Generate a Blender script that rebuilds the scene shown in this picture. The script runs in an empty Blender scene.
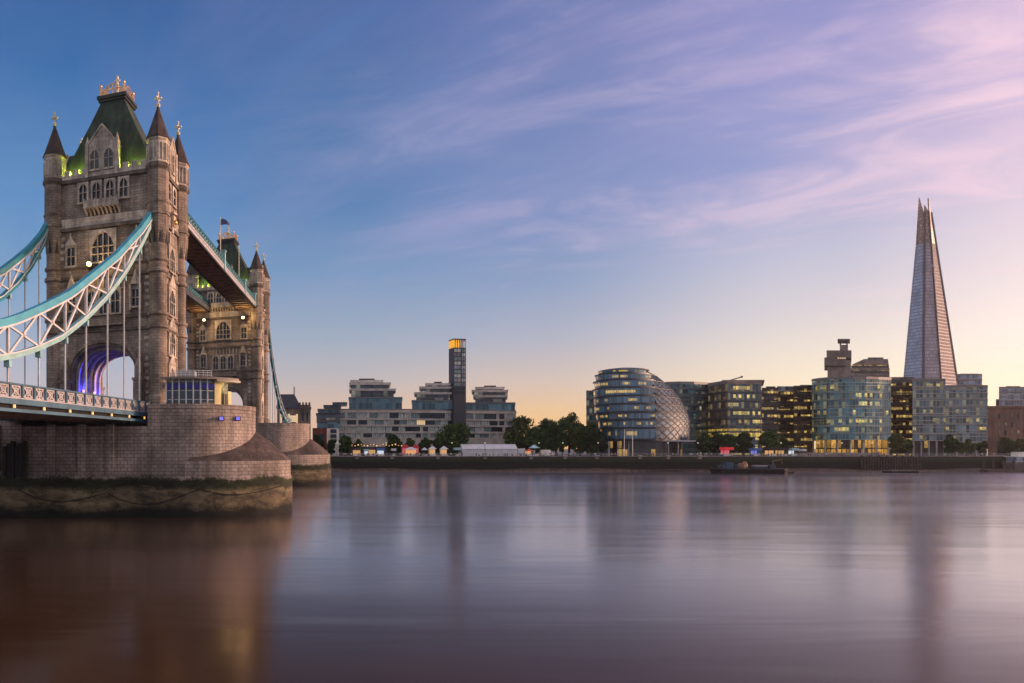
import bpy, bmesh, math, random
from mathutils import Vector, Matrix
R = math.radians
random.seed(7)
S = bpy.context.scene
COL = S.collection

# ------------------------------------------------------------------ camera, sky, sun, exposure
F, VX, VY, CAMH = 690.0, 300.0, 447.0, 10.0
cd = bpy.data.cameras.new('camera')
cam = bpy.data.objects.new('camera', cd); COL.objects.link(cam)
cd.sensor_width = 36.0; cd.lens = F/1024*36.0
cd.shift_x = (512-VX)/1024; cd.shift_y = (VY-341.5)/1024
cd.clip_start = 0.5; cd.clip_end = 9000
cam.location = (0, 0, CAMH); cam.rotation_euler = (R(90), 0, 0)
S.camera = cam
S.view_settings.view_transform = 'Standard'; S.view_settings.look = 'None'
S.view_settings.exposure = 0.0; S.view_settings.gamma = 1.0
S.cycles.use_denoising = True
S.cycles.max_bounces = 6; S.cycles.volume_bounces = 1
S.cycles.sample_clamp_indirect = 4.0
HAZE = .00006

def lin(c):
    return tuple((v/255/12.92 if v/255 <= .04045 else ((v/255+.055)/1.055)**2.4) for v in c)
def P(px, Y): return ((px-VX)/F*Y, Y)
def Zp(py, Y): return CAMH+(VY-py)/F*Y

SUN_AZ, SUN_EL = R(86), R(8)
world = bpy.data.worlds.new('World'); S.world = world
world.use_nodes = True
wt = world.node_tree; wn = wt.nodes; wl = wt.links
wn.clear()
def N(t, kind, **kw):
    n = t.nodes.new(kind)
    for k, v in kw.items():
        if k in ('op',): n.operation = v
        else: setattr(n, k, v)
    return n
def L(t, a, b): t.links.new(a, b)
def M(t, op, a, b=None, c=None, clamp=False):
    n = t.nodes.new('ShaderNodeMath'); n.operation = op; n.use_clamp = clamp
    for i, v in enumerate((a, b, c)):
        if v is None: continue
        if isinstance(v, (int, float)): n.inputs[i].default_value = v
        else: t.links.new(v, n.inputs[i])
    return n.outputs[0]
def MR(t, v, a, b, c=0.0, d=1.0, smooth=True):
    n = t.nodes.new('ShaderNodeMapRange'); n.clamp = True
    if smooth: n.interpolation_type = 'SMOOTHSTEP'
    t.links.new(v, n.inputs[0])
    for i, x in enumerate((a, b, c, d)): n.inputs[i+1].default_value = x
    return n.outputs[0]
def MIX(t, f, a, b, mode='MIX'):
    n = t.nodes.new('ShaderNodeMix'); n.data_type = 'RGBA'; n.blend_type = mode
    for sock, v in ((n.inputs[0], f), (n.inputs[6], a), (n.inputs[7], b)):
        if isinstance(v, (int, float)): sock.default_value = v
        elif isinstance(v, tuple): sock.default_value = (*v[:3], 1)
        else: t.links.new(v, sock)
    return n.outputs[2]
def RAMP(t, v, stops, interp='LINEAR'):
    n = t.nodes.new('ShaderNodeValToRGB'); cr = n.color_ramp; cr.interpolation = interp
    while len(cr.elements) < len(stops): cr.elements.new(0.5)
    for e, (p, c) in zip(cr.elements, stops):
        e.position = p; e.color = (*c[:3], 1)
    t.links.new(v, n.inputs[0])
    return n.outputs[0]
def NOISE(t, vec, scale, detail=4, rough=.55, dist=0.0):
    n = t.nodes.new('ShaderNodeTexNoise'); n.inputs['Scale'].default_value = scale
    n.inputs['Detail'].default_value = detail; n.inputs['Roughness'].default_value = rough
    n.inputs['Distortion'].default_value = dist
    if vec is not None: t.links.new(vec, n.inputs['Vector'])
    return n.outputs['Fac']
def MAPV(t, vec, loc=(0,0,0), rot=(0,0,0), sc=(1,1,1)):
    n = t.nodes.new('ShaderNodeMapping')
    n.inputs[1].default_value = loc; n.inputs[2].default_value = rot; n.inputs[3].default_value = sc
    t.links.new(vec, n.inputs[0]); return n.outputs[0]

def build_sky():
    t = wt
    tc = t.nodes.new('ShaderNodeTexCoord')
    sp = t.nodes.new('ShaderNodeSeparateXYZ'); L(t, tc.outputs['Generated'], sp.inputs[0])
    x, y, z = sp.outputs
    az = M(t, 'MULTIPLY', M(t, 'ARCTAN2', x, y), 180/math.pi)
    hyp = M(t, 'SQRT', M(t, 'ADD', M(t, 'MULTIPLY', x, x), M(t, 'MULTIPLY', y, y)))
    el = M(t, 'DIVIDE', z, M(t, 'MAXIMUM', hyp, .02))
    u = M(t, 'DIVIDE', M(t, 'MAXIMUM', el, 0.0), 0.8, clamp=True)
    def ramp(st): return RAMP(t, u, [(p/0.8, lin(c)) for p, c in st])
    rA = ramp([(0, (205,185,180)), (.10, (184,184,198)), (.2, (134,166,200)), (.33, (92,142,194)), (.52, (56,108,168)), (.62, (46,96,156)), (.8, (42,86,146))])
    rB = ramp([(0, (236,186,150)), (.055, (218,186,168)), (.10, (188,182,186)), (.154, (160,173,192)), (.25, (112,150,190)), (.3565, (80,126,178)), (.588, (74,108,164)), (.8, (60,92,150))])
    rC = ramp([(0, (250,184,108)), (.045, (238,196,148)), (.09, (212,192,182)), (.1475, (174,178,195)), (.22, (138,160,195)), (.315, (112,140,190)), (.537, (102,122,178)), (.8, (84,104,166))])
    rD = ramp([(0, (253,220,164)), (.05, (250,226,188)), (.11, (230,218,206)), (.158, (210,205,211)), (.231, (188,190,214)), (.33, (150,158,206)), (.45, (140,146,202)), (.8, (116,118,180))])
    rE = ramp([(0, (255,234,184)), (.05, (254,236,204)), (.108, (246,232,224)), (.18, (238,222,226)), (.27, (226,206,224)), (.34, (212,192,222)), (.423, (198,178,218)), (.8, (140,122,186))])
    rS = ramp([(0, (124,138,164)), (.14, (156,166,186)), (.35, (222,216,217)), (.6, (216,212,216)), (.8, (186,190,204))])   # the sky opposite the sunset
    c = MIX(t, MR(t, az, -14, 2), rA, rB)
    c = MIX(t, MR(t, az, 2, 19), c, rC)
    c = MIX(t, MR(t, az, 19, 37), c, rD)
    c = MIX(t, MR(t, az, 37, 50), c, rE)
    c = MIX(t, MR(t, az, 66, 105), c, rS)
    c = MIX(t, MR(t, az, -35, -95), c, rS)
    # high cirrus: streaks on a flat layer far above
    k = M(t, 'ADD', M(t, 'MAXIMUM', z, 0.0), .10)
    cx = M(t, 'DIVIDE', x, k); cy = M(t, 'DIVIDE', y, k)
    cb = t.nodes.new('ShaderNodeCombineXYZ'); L(t, cx, cb.inputs[0]); L(t, cy, cb.inputs[1])
    def streak(ang, sc, loc):
        return MAPV(t, MAPV(t, cb.outputs[0], rot=(0, 0, R(ang))), sc=sc, loc=loc)
    n1 = NOISE(t, streak(30, (.42, 1.15, 1), (11.428, 8.578, 0)), 1.0, 6, .56, 1.1)
    n2 = NOISE(t, streak(22, (.9, 2.6, 1), (11.562, 4.122, 0)), 1.2, 8, .62, .9)
    n3 = NOISE(t, streak(42, (.28, .55, 1), (16.266, 16.472, 0)), 1.0, 3, .5, .5)
    m = M(t, 'ADD', M(t, 'MULTIPLY', n1, .55), M(t, 'MULTIPLY', n2, .45))
    m = M(t, 'ADD', m, M(t, 'MULTIPLY', M(t, 'SUBTRACT', n3, .5), .7))
    n7 = NOISE(t, streak(14, (1.5, 2.3, 1), (6.6, 3.9, 0)), 1.1, 6, .6, 1.8)
    m = M(t, 'MULTIPLY', MR(t, m, .43, .64), MR(t, n7, .34, .60, .30, 1.15))
    side = MR(t, az, -12, 24, .12, 1.0)
    lowfade = MR(t, el, .10, .24)
    m = M(t, 'MULTIPLY', M(t, 'MULTIPLY', m, side), lowfade)
    m = M(t, 'MULTIPLY', m, .56)
    m = M(t, 'MULTIPLY', m, M(t, 'ADD', .75, M(t, 'MULTIPLY', MR(t, az, 32, 46), .5)))
    tint = MIX(t, MR(t, az, 6, 44), lin((172,168,206)), lin((248,214,228)))
    c = MIX(t, m, c, tint)
    # thin grey-violet veils and clearer blue gaps
    n5 = NOISE(t, streak(55, (.30, .9, 1), (3.3, 8.1, 0)), 1.3, 7, .60, 1.4)
    veil = M(t, 'MULTIPLY', MR(t, n5, .42, .72), MR(t, el, .12, .34))
    c = MIX(t, M(t, 'MULTIPLY', veil, MR(t, az, -20, 10, .05, .20)), c, lin((178,168,206)))
    gap = M(t, 'MULTIPLY', MR(t, n5, .46, .26), MR(t, az, 40, 20))
    c = MIX(t, M(t, 'MULTIPLY', gap, M(t, 'MULTIPLY', MR(t, el, .10, .3), .38)), c, lin((74,124,190)))
    # glow over the horizon where the sun has just gone behind the city
    ga = M(t, 'DIVIDE', M(t, 'SUBTRACT', az, 47.0), 15.0); ge = M(t, 'DIVIDE', M(t, 'SUBTRACT', el, .055), .11)
    gl = M(t, 'POWER', 2.718, M(t, 'MULTIPLY', M(t, 'ADD', M(t, 'MULTIPLY', ga, ga), M(t, 'MULTIPLY', ge, ge)), -1.0))
    c = MIX(t, M(t, 'MULTIPLY', gl, .16), c, (1.0, .84, .62), 'ADD')
    sky = t.nodes.new('ShaderNodeTexSky'); sky.sky_type = 'NISHITA'; sky.sun_disc = False
    sky.sun_elevation = SUN_EL; sky.sun_rotation = SUN_AZ; sky.air_density = 1.2
    c = MIX(t, .006, c, sky.outputs[0], 'ADD')
    bg = t.nodes.new('ShaderNodeBackground'); bg.inputs[1].default_value = 1.0
    L(t, c, bg.inputs[0])
    out = t.nodes.new('ShaderNodeOutputWorld'); L(t, bg.outputs[0], out.inputs[0])
build_sky()

sd = bpy.data.lights.new('sun', 'SUN'); sun = bpy.data.objects.new('sun', sd); COL.objects.link(sun)
sd.energy = 5.0; sd.angle = R(8); sd.color = (1.0, .60, .40)
sv = Vector((math.sin(SUN_AZ)*math.cos(SUN_EL), math.cos(SUN_AZ)*math.cos(SUN_EL), math.sin(SUN_EL)))
sun.rotation_euler = sv.to_track_quat('Z', 'Y').to_euler(); sun.location = (300, 200, 200)

# ------------------------------------------------------------------ materials
def newmat(name):
    m = bpy.data.materials.new(name); m.use_nodes = True
    t = m.node_tree; b = t.nodes['Principled BSDF']
    return m, t, b
def plain(name, c, rough=.7, metal=0.0, var=.12, scale=.8, bump=0.0):
    m, t, b = newmat(name)
    g = t.nodes.new('ShaderNodeNewGeometry')
    n = NOISE(t, g.outputs['Position'], scale, 5, .6)
    f = MR(t, n, .25, .75, 1-var*1.6, 1+var)
    mx = MIX(t, 1.0, tuple(c), (1,1,1), 'MULTIPLY')
    vm = t.nodes.new('ShaderNodeVectorMath'); vm.operation = 'SCALE'
    vm.inputs[0].default_value = c; L(t, f, vm.inputs['Scale'])
    L(t, vm.outputs[0], b.inputs['Base Color'])
    b.inputs['Roughness'].default_value = rough; b.inputs['Metallic'].default_value = metal
    if bump:
        bp = t.nodes.new('ShaderNodeBump'); bp.inputs['Strength'].default_value = bump; L(t, n, bp.inputs['Height']); L(t, bp.outputs[0], b.inputs['Normal'])
    return m
def emit(name, c, s, base=(.5,.5,.5)):
    m, t, b = newmat(name)
    b.inputs['Base Color'].default_value = (*base, 1)
    b.inputs['Emission Color'].default_value = (*c, 1); b.inputs['Emission Strength'].default_value = s
    return m
def masonry(name, c1, c2, mortar, bw, bh, grime=.5, gscale=.22, bump=.35, ms=.02, streak=.5):
    m, t, b = newmat(name)
    uv = t.nodes.new('ShaderNodeUVMap')
    br = t.nodes.new('ShaderNodeTexBrick'); L(t, uv.outputs[0], br.inputs['Vector'])
    br.inputs['Color1'].default_value = (*c1, 1); br.inputs['Color2'].default_value = (*c2, 1); br.inputs['Mortar'].default_value = (*mortar, 1)
    br.inputs['Scale'].default_value = 1.0; br.inputs['Mortar Size'].default_value = ms
    br.inputs['Brick Width'].default_value = bw; br.inputs['Row Height'].default_value = bh
    br.inputs['Mortar Smooth'].default_value = .3; br.inputs['Bias'].default_value = 0.0
    g = t.nodes.new('ShaderNodeNewGeometry')
    n1 = NOISE(t, g.outputs['Position'], gscale, 6, .62)
    vs = MAPV(t, g.outputs['Position'], sc=(1.3, 1.3, .10))
    n2 = NOISE(t, vs, .8, 5, .6)
    n3 = NOISE(t, g.outputs['Position'], 3.5, 4, .65)
    f = M(t, 'MULTIPLY', MR(t, n1, .3, .7, 1-grime, 1.12), MR(t, n2, .35, .65, 1-streak*.6, 1.08))
    f = M(t, 'MULTIPLY', f, MR(t, n3, .25, .75, .8, 1.15))
    vm = t.nodes.new('ShaderNodeVectorMath'); vm.operation = 'SCALE'; L(t, br.outputs['Color'], vm.inputs[0]); L(t, f, vm.inputs['Scale'])
    L(t, vm.outputs[0], b.inputs['Base Color'])
    b.inputs['Roughness'].default_value = .88
    h = M(t, 'ADD', M(t, 'MULTIPLY', br.outputs['Fac'], -.6), M(t, 'MULTIPLY', n3, .5))
    bp = t.nodes.new('ShaderNodeBump'); bp.inputs['Strength'].default_value = bump; bp.inputs['Distance'].default_value = .12
    L(t, h, bp.inputs['Height']); L(t, bp.outputs[0], b.inputs['Normal'])
    return m, t, b, vm.outputs[0], n1, n2, n3, g
def curtain(name, glass=(.05,.09,.11), cw=1.5, ch=3.5, lit=.12, warm=(1.0,.62,.12), power=1.1, frame=(.12,.13,.13), rough=.12, runs=.5, mull=.07, rail=.10, off=0.0, spec=.5, tv=(.3,1.7), lb=None, dim=0.0):
    """panes of a curtain wall in metres: dark reflective glass, frames, and some rooms with the lights on"""
    m, t, b = newmat(name)
    uv = t.nodes.new('ShaderNodeUVMap'); s = t.nodes.new('ShaderNodeSeparateXYZ'); L(t, uv.outputs[0], s.inputs[0])
    uu = M(t, 'DIVIDE', s.outputs[0], cw); vv = M(t, 'DIVIDE', M(t, 'ADD', s.outputs[1], off), ch)
    fu = M(t, 'FRACT', uu); fv = M(t, 'FRACT', vv)
    iu = M(t, 'FLOOR', uu); iv = M(t, 'FLOOR', vv)
    def wn(a, bb):
        c = t.nodes.new('ShaderNodeCombineXYZ'); L(t, a, c.inputs[0]); L(t, bb, c.inputs[1])
        w = t.nodes.new('ShaderNodeTexWhiteNoise'); w.noise_dimensions = '2D'; L(t, c.outputs[0], w.inputs['Vector']); return w.outputs['Value']
    r1 = wn(iu, iv)
    cv = t.nodes.new('ShaderNodeCombineXYZ'); L(t, M(t, 'MULTIPLY', iu, .16), cv.inputs[0]); L(t, M(t, 'MULTIPLY', iv, .9), cv.inputs[1])
    rn = NOISE(t, cv.outputs[0], 1.0, 2, .5)
    val = M(t, 'ADD', M(t, 'MULTIPLY', r1, 1-runs), M(t, 'MULTIPLY', MR(t, rn, .3, .7, 0, 1, False), runs))
    on = M(t, 'GREATER_THAN', val, 1-lit if runs < .01 else 1-lit*1.1-.08*runs)
    fr = M(t, 'MAXIMUM', M(t, 'LESS_THAN', fu, mull), M(t, 'LESS_THAN', fv, rail))
    not_fr = M(t, 'SUBTRACT', 1.0, fr)
    g = t.nodes.new('ShaderNodeNewGeometry')
    n = NOISE(t, g.outputs['Position'], .06, 3, .5)
    r2 = wn(M(t, 'ADD', iu, 31.7), M(t, 'ADD', iv, 5.3))
    tone = M(t, 'MULTIPLY', MR(t, r2, 0, 1, tv[0], tv[1], False), MR(t, n, .3, .7, .75, 1.25))
    vm = t.nodes.new('ShaderNodeVectorMath'); vm.operation = 'SCALE'; vm.inputs[0].default_value = glass; L(t, tone, vm.inputs['Scale'])
    L(t, MIX(t, fr, vm.outputs[0], frame), b.inputs['Base Color'])
    L(t, MR(t, fr, 0, 1, rough, .55, False), b.inputs['Roughness'])
    b.inputs['Specular IOR Level'].default_value = spec
    b.inputs['IOR'].default_value = 1.7
    r3 = wn(M(t, 'ADD', iu, 7.1), iv)
    n4 = NOISE(t, uv.outputs[0], 1.7, 2, .5)
    glow = M(t, 'MULTIPLY', M(t, 'MULTIPLY', on, not_fr), M(t, 'MULTIPLY', MR(t, r3, 0, 1, .25, 1.0, False), MR(t, n4, .35, .65, .45, 1.3)))
    glow = M(t, 'MULTIPLY', glow, MR(t, fv, .1, 1.0, .55, 1.15, False))
    if lb: glow = M(t, 'MULTIPLY', glow, M(t, 'MULTIPLY', MR(t, fv, lb[0], lb[0]+.1), MR(t, fv, lb[1]-.1, lb[1], 1.0, 0.0)))
    if dim:         # rooms with only a little light left on, and blinds at different heights
        r4 = wn(M(t, 'ADD', iu, 3.3), M(t, 'ADD', iv, 71.9)); r5 = wn(M(t, 'ADD', iu, 17.9), M(t, 'ADD', iv, 2.1))
        blind = M(t, 'LESS_THAN', fv, MR(t, r5, 0, 1, .35, 1.0, False))
        dm = M(t, 'MULTIPLY', M(t, 'MULTIPLY', M(t, 'POWER', r4, 4.5), not_fr), M(t, 'MULTIPLY', blind, dim))
        glow = M(t, 'MAXIMUM', glow, dm)
    L(t, M(t, 'MULTIPLY', glow, power), b.inputs['Emission Strength'])
    b.inputs['Emission Color'].default_value = (*warm, 1)
    return m

ST = {}
ST['tower'] = masonry('tower_granite', (.42,.33,.26), (.29,.23,.185), (.13,.105,.088), 1.05, .42, .6, .20, .5, .026)[0]
ST['trim'] = masonry('portland_trim', (.66,.56,.46), (.56,.47,.38), (.3,.25,.2), 1.4, .7, .45, .5, .2)[0]
ST['band'] = masonry('string_course_stone', (.20,.16,.13), (.17,.14,.11), (.1,.08,.07), 1.2, .5, .5, .4)[0]
ST['roof'] = masonry('weathered_green_roof', (.050,.085,.055), (.060,.075,.058), (.03,.04,.03), .5, 6.0, .5, .35, .3, .03, .8)[0]
ST['slate'] = masonry('spire_slate', (.10,.065,.055), (.07,.05,.045), (.04,.03,.03), .7, .35, .4, .8)[0]
ST['gold'] = plain('gilded_iron', (.75,.42,.14), .35, .75, .2, 2)
ST['finial'] = plain('gilded_stone', (.80,.68,.48), .5, .1, .2, 2)
ST['lead'] = plain('dark_lead', (.03,.033,.035), .6, .2)
ST['pane'] = plain('dark_window_glass', (.02,.03,.045), .12, 0, .3, 1)
ST['paintblue'] = plain('light_blue_bridge_paint', (.075,.36,.46), .4, 0, .15, .6)
ST['paintteal'] = plain('teal_bridge_paint', (.03,.24,.32), .42, 0, .15, .6)
ST['paintpale'] = plain('pale_mint_bridge_paint', (.30,.52,.50), .42, 0, .15, .6)
ST['paintwhite'] = plain('white_bridge_paint', (.64,.63,.62), .45, 0, .12, .8)
ST['deckblue'] = plain('slate_blue_deck_paint', (.06,.14,.20), .65, 0, .2, .6)
ST['deckrail'] = plain('pale_grey_railing', (.44,.415,.42), .5, 0, .15, 1.2)
ST['iron'] = plain('dark_iron', (.012,.011,.011), .9, 0, .3, 2)
ST['brownsteel'] = plain('brown_underside_steel', (.24,.15,.10), .7, 0, .3, .5)
ST['asphalt'] = plain('asphalt', (.05,.05,.05), .9)
ST['lamp'] = emit('warm_floodlight_glass', (1.0,.55,.15), 2.4)
ST['lampsmall'] = emit('warm_lamp_glass', (1.0,.50,.10), 1.1)
ST['whitelamp'] = emit('white_lamp_glass', (1.0,.86,.65), .9)
ST['blueled'] = emit('blue_led', (.06,.05,1.0), 3.0); ST['bluemark'] = emit('blue_marker_lens', (.10,.07,.85), .9)
ST['blueband'] = plain('deep_blue_fascia', (.015,.012,.22), .3)
ST['cream'] = plain('cream_panel', (.62,.50,.24), .6)

# pier masonry: same blocks, with the tide's weed line and mud below it
m, t, b, col, n1, n2, n3, g = masonry('pier_granite', (.41,.33,.28), (.315,.25,.21), (.125,.098,.083), .98, .50, .45, .16, .6, .034, .45)
sp = t.nodes.new('ShaderNodeSeparateXYZ'); L(t, g.outputs['Position'], sp.inputs[0])
zz = M(t, 'ADD', sp.outputs[2], M(t, 'MULTIPLY', M(t, 'SUBTRACT', n2, .5), .6))
zz = M(t, 'ADD', zz, M(t, 'MULTIPLY', M(t, 'SUBTRACT', n3, .5), 1.3))
zz = M(t, 'ADD', zz, M(t, 'MULTIPLY', M(t, 'SUBTRACT', n1, .5), 2.2))
n6 = NOISE(t, MAPV(t, g.outputs['Position'], sc=(.5,.5,1.1)), .9, 6, .68, .6)
low = RAMP(t, M(t, 'DIVIDE', zz, 10.0, clamp=True), [(0, (.008,.007,.005)), (.09, (.010,.009,.006)), (.125, (.055,.042,.022)), (.22, (.145,.110,.062)), (.30, (.115,.088,.05)), (.36, (.165,.13,.075)), (.405, (.075,.064,.03)), (.44, (.016,.019,.007)), (.53, (.020,.026,.007)), (.58, (.14,.105,.078))])
k = MR(t, zz, 5.3, 5.9)
vm = t.nodes.new('ShaderNodeVectorMath'); vm.operation = 'SCALE'; L(t, low, vm.inputs[0]); L(t, M(t, 'MULTIPLY', MR(t, n1, .3, .7, .55, 1.3), MR(t, n6, .32, .62, .35, 1.35)), vm.inputs['Scale'])
L(t, MIX(t, k, vm.outputs[0], col), b.inputs['Base Color'])
ST['pier'] = m
m, t, b, col, n1, n2, n3, g = masonry('cutwater_hood_stone', (.21,.145,.115), (.13,.09,.072), (.045,.032,.027), 1.25, .55, .5, .25, .5, .03, .4)
uvn = t.nodes.new('ShaderNodeUVMap')
hs_ = NOISE(t, MAPV(t, uvn.outputs[0], sc=(.75, .16, 1)), 1.0, 7, .68, 1.6)
hp_ = NOISE(t, g.outputs['Position'], .22, 5, .6, .8)
hm_ = M(t, 'ADD', M(t, 'MULTIPLY', hs_, .45), M(t, 'MULTIPLY', hp_, .55))
L(t, MIX(t, M(t, 'MULTIPLY', MR(t, hm_, .42, .60), .62), col, (.026,.018,.014)), b.inputs['Base Color'])
ST['hood'] = m

# ------------------------------------------------------------------ mesh builder and object helpers
class MB:
    def __init__(s, xf=None): s.v = []; s.f = []; s.m = []; s.uv = []; s.xf = xf
    def pt(s, p):
        s.v.append(tuple(s.xf(*p)) if s.xf else tuple(p)); return len(s.v)-1
    def face(s, pts, m=0, uv=None):
        s.f.append([s.pt(p) for p in pts]); s.m.append(m); s.uv.append(uv)
    def box(s, x0, x1, y0, y1, z0, z1, m=0):
        c = [s.pt((x, y, z)) for z in (z0, z1) for y in (y0, y1) for x in (x0, x1)]
        for q in ((0,2,3,1), (4,5,7,6), (0,1,5,4), (2,6,7,3), (0,4,6,2), (1,3,7,5)):
            s.f.append([c[i] for i in q]); s.m.append(m); s.uv.append(None)
        return s
    def prism(s, poly, z0, z1, m=0, cap=True, poly2=None, mcap=None):
        poly2 = poly2 or poly; n = len(poly)
        a = [s.pt((*p, z0)) for p in poly]; b = [s.pt((*p, z1)) for p in poly2]
        d = 0.0
        for i in range(n):
            j = (i+1) % n
            l = math.dist(poly[i], poly[j])
            s.f.append([a[i], a[j], b[j], b[i]]); s.m.append(m)
            s.uv.append(((d, z0), (d+l, z0), (d+l, z1), (d, z1))); d += l
        if cap:
            s.f.append(list(reversed(a))); s.m.append(m if mcap is None else mcap); s.uv.append(None)
            s.f.append(b); s.m.append(m if mcap is None else mcap); s.uv.append(None)
        return s
    def lathe(s, prof, n, cx, cy, m=0, a0=0.0, cap=True, span=2*math.pi):
        rings = []
        full = abs(span-2*math.pi) < 1e-6
        k = n if full else n+1
        for r, z in prof:
            rings.append([s.pt((cx+r*math.cos(a0+span*i/n), cy+r*math.sin(a0+span*i/n), z)) for i in range(k)])
        for q in range(len(prof)-1):
            rr = max(prof[q][0], prof[q+1][0])
            for i in range(n):
                j = (i+1) % n if full else i+1
                u0, u1 = rr*span*i/n, rr*span*(i+1)/n
                s.f.append([rings[q][i], rings[q][j], rings[q+1][j], rings[q+1][i]]); s.m.append(m)
                s.uv.append(((u0, prof[q][1]), (u1, prof[q][1]), (u1, prof[q+1][1]), (u0, prof[q+1][1])))
        if cap and full:
            s.f.append(list(reversed(rings[0]))); s.m.append(m); s.uv.append(None)
            s.f.append(rings[-1]); s.m.append(m); s.uv.append(None)
        return s
    def bar(s, p, q, w, h, m=0):
        p = Vector(p); q = Vector(q); d = (q-p)
        if d.length < 1e-6: return s
        d.normalize(); up = Vector((0, 0, 1))
        if abs(d.z) > .97: up = Vector((0, 1, 0))
        sd_ = d.cross(up).normalized()*w/2; u2 = sd_.cross(d).normalized()*h/2
        c = [s.pt(p+a*sd_+b_*u2) for a, b_ in ((-1,-1),(1,-1),(1,1),(-1,1))] + [s.pt(q+a*sd_+b_*u2) for a, b_ in ((-1,-1),(1,-1),(1,1),(-1,1))]
        for f in ((3,2,1,0), (4,5,6,7), (0,1,5,4), (1,2,6,5), (2,3,7,6), (3,0,4,7)):
            s.f.append([c[i] for i in f]); s.m.append(m); s.uv.append(None)
        return s
    def tube(s, pts, r, n=6, m=0):
        rings = []
        for i, p in enumerate(pts):
            p = Vector(p); a = Vector(pts[max(i-1, 0)]); b_ = Vector(pts[min(i+1, len(pts)-1)])
            d = (b_-a).normalized(); up = Vector((0,0,1)) if abs(d.z) < .9 else Vector((1,0,0))
            x = d.cross(up).normalized(); y = x.cross(d)
            rr = r[i] if isinstance(r, (list, tuple)) else r
            rings.append([s.pt(p+rr*(math.cos(2*math.pi*k/n)*x+math.sin(2*math.pi*k/n)*y)) for k in range(n)])
        for q in range(len(rings)-1):
            for i in range(n):
                j = (i+1) % n
                s.f.append([rings[q][i], rings[q][j], rings[q+1][j], rings[q+1][i]]); s.m.append(m); s.uv.append(None)
        s.f.append(rings[0][::-1]); s.m.append(m); s.uv.append(None)
        s.f.append(rings[-1]); s.m.append(m); s.uv.append(None)
        return s
    def ball(s, c, r, n=8, m=0, sz=1.0):
        prof = [(max(r*math.sin(math.pi*i/n), .001), c[2]-r*sz*math.cos(math.pi*i/n)) for i in range(n+1)]
        return s.lathe(prof, n, c[0], c[1], m)
    def build(s, name, mats, parent=None, origin=None, smooth=False, angle=None, fix=True, uvs=True):
        o0 = Vector(origin) if origin is not None else (root_loc(parent) if parent else Vector((0,0,0)))
        me = bpy.data.meshes.new(name)
        me.from_pydata([tuple(Vector(v)-o0) for v in s.v], [], s.f)
        if not isinstance(mats, (list, tuple)): mats = [mats]
        for mt in mats: me.materials.append(mt)
        me.polygons.foreach_set('material_index', s.m)
        if smooth: me.polygons.foreach_set('use_smooth', [True]*len(s.f))
        if uvs:
            ul = me.uv_layers.new(name='UVMap')
            for pi, p in enumerate(me.polygons):
                q = s.uv[pi]
                if q is None:
                    nx, ny, nz = p.normal
                    h = math.hypot(nx, ny)
                    for li in p.loop_indices:
                        co = s.v[me.loops[li].vertex_index]
                        if h < .6: ul.data[li].uv = (co[0], co[1])
                        else: ul.data[li].uv = ((-ny*co[0]+nx*co[1])/h, co[2])
                else:
                    for k_, li in enumerate(p.loop_indices): ul.data[li].uv = q[k_]
        if fix:
            bm = bmesh.new(); bm.from_mesh(me)
            bmesh.ops.recalc_face_normals(bm, faces=bm.faces); bm.to_mesh(me); bm.free()
        if angle: me.polygons.foreach_set('use_smooth', [True]*len(me.polygons)); me.set_sharp_from_angle(angle=R(angle))
        ob = bpy.data.objects.new(name, me); COL.objects.link(ob)
        if parent: ob.parent = parent
        else: ob.location = o0
        return ob
def root_loc(o):
    while o.parent: o = o.parent
    return Vector(o.location)
def tag(o, label=None, cat=None, group=None, kind=None):
    for k_, v_ in (('label', label), ('category', cat), ('group', group), ('kind', kind)):
        if v_: o[k_] = v_
    return o
def thing(name, label, cat, loc, group=None):
    o = bpy.data.objects.new(name, None); COL.objects.link(o)
    o.location = loc; o.empty_display_size = .5
    return tag(o, label, cat, group)
KIDS = {}
def copy_tree(o, parent=None):
    c = o.copy(); COL.objects.link(c)
    if parent: c.parent = parent
    for ch in list(o.children): copy_tree(ch, c)
    return c
def point_light(name, loc, c, e, r=.3, parent=None):
    d = bpy.data.lights.new(name, 'POINT'); d.energy = e; d.color = c; d.shadow_soft_size = r
    o = bpy.data.objects.new(name, d); COL.objects.link(o)
    if parent: o.parent = parent; o.location = Vector(loc)-root_loc(parent)
    else: o.location = loc
    return o

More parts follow.
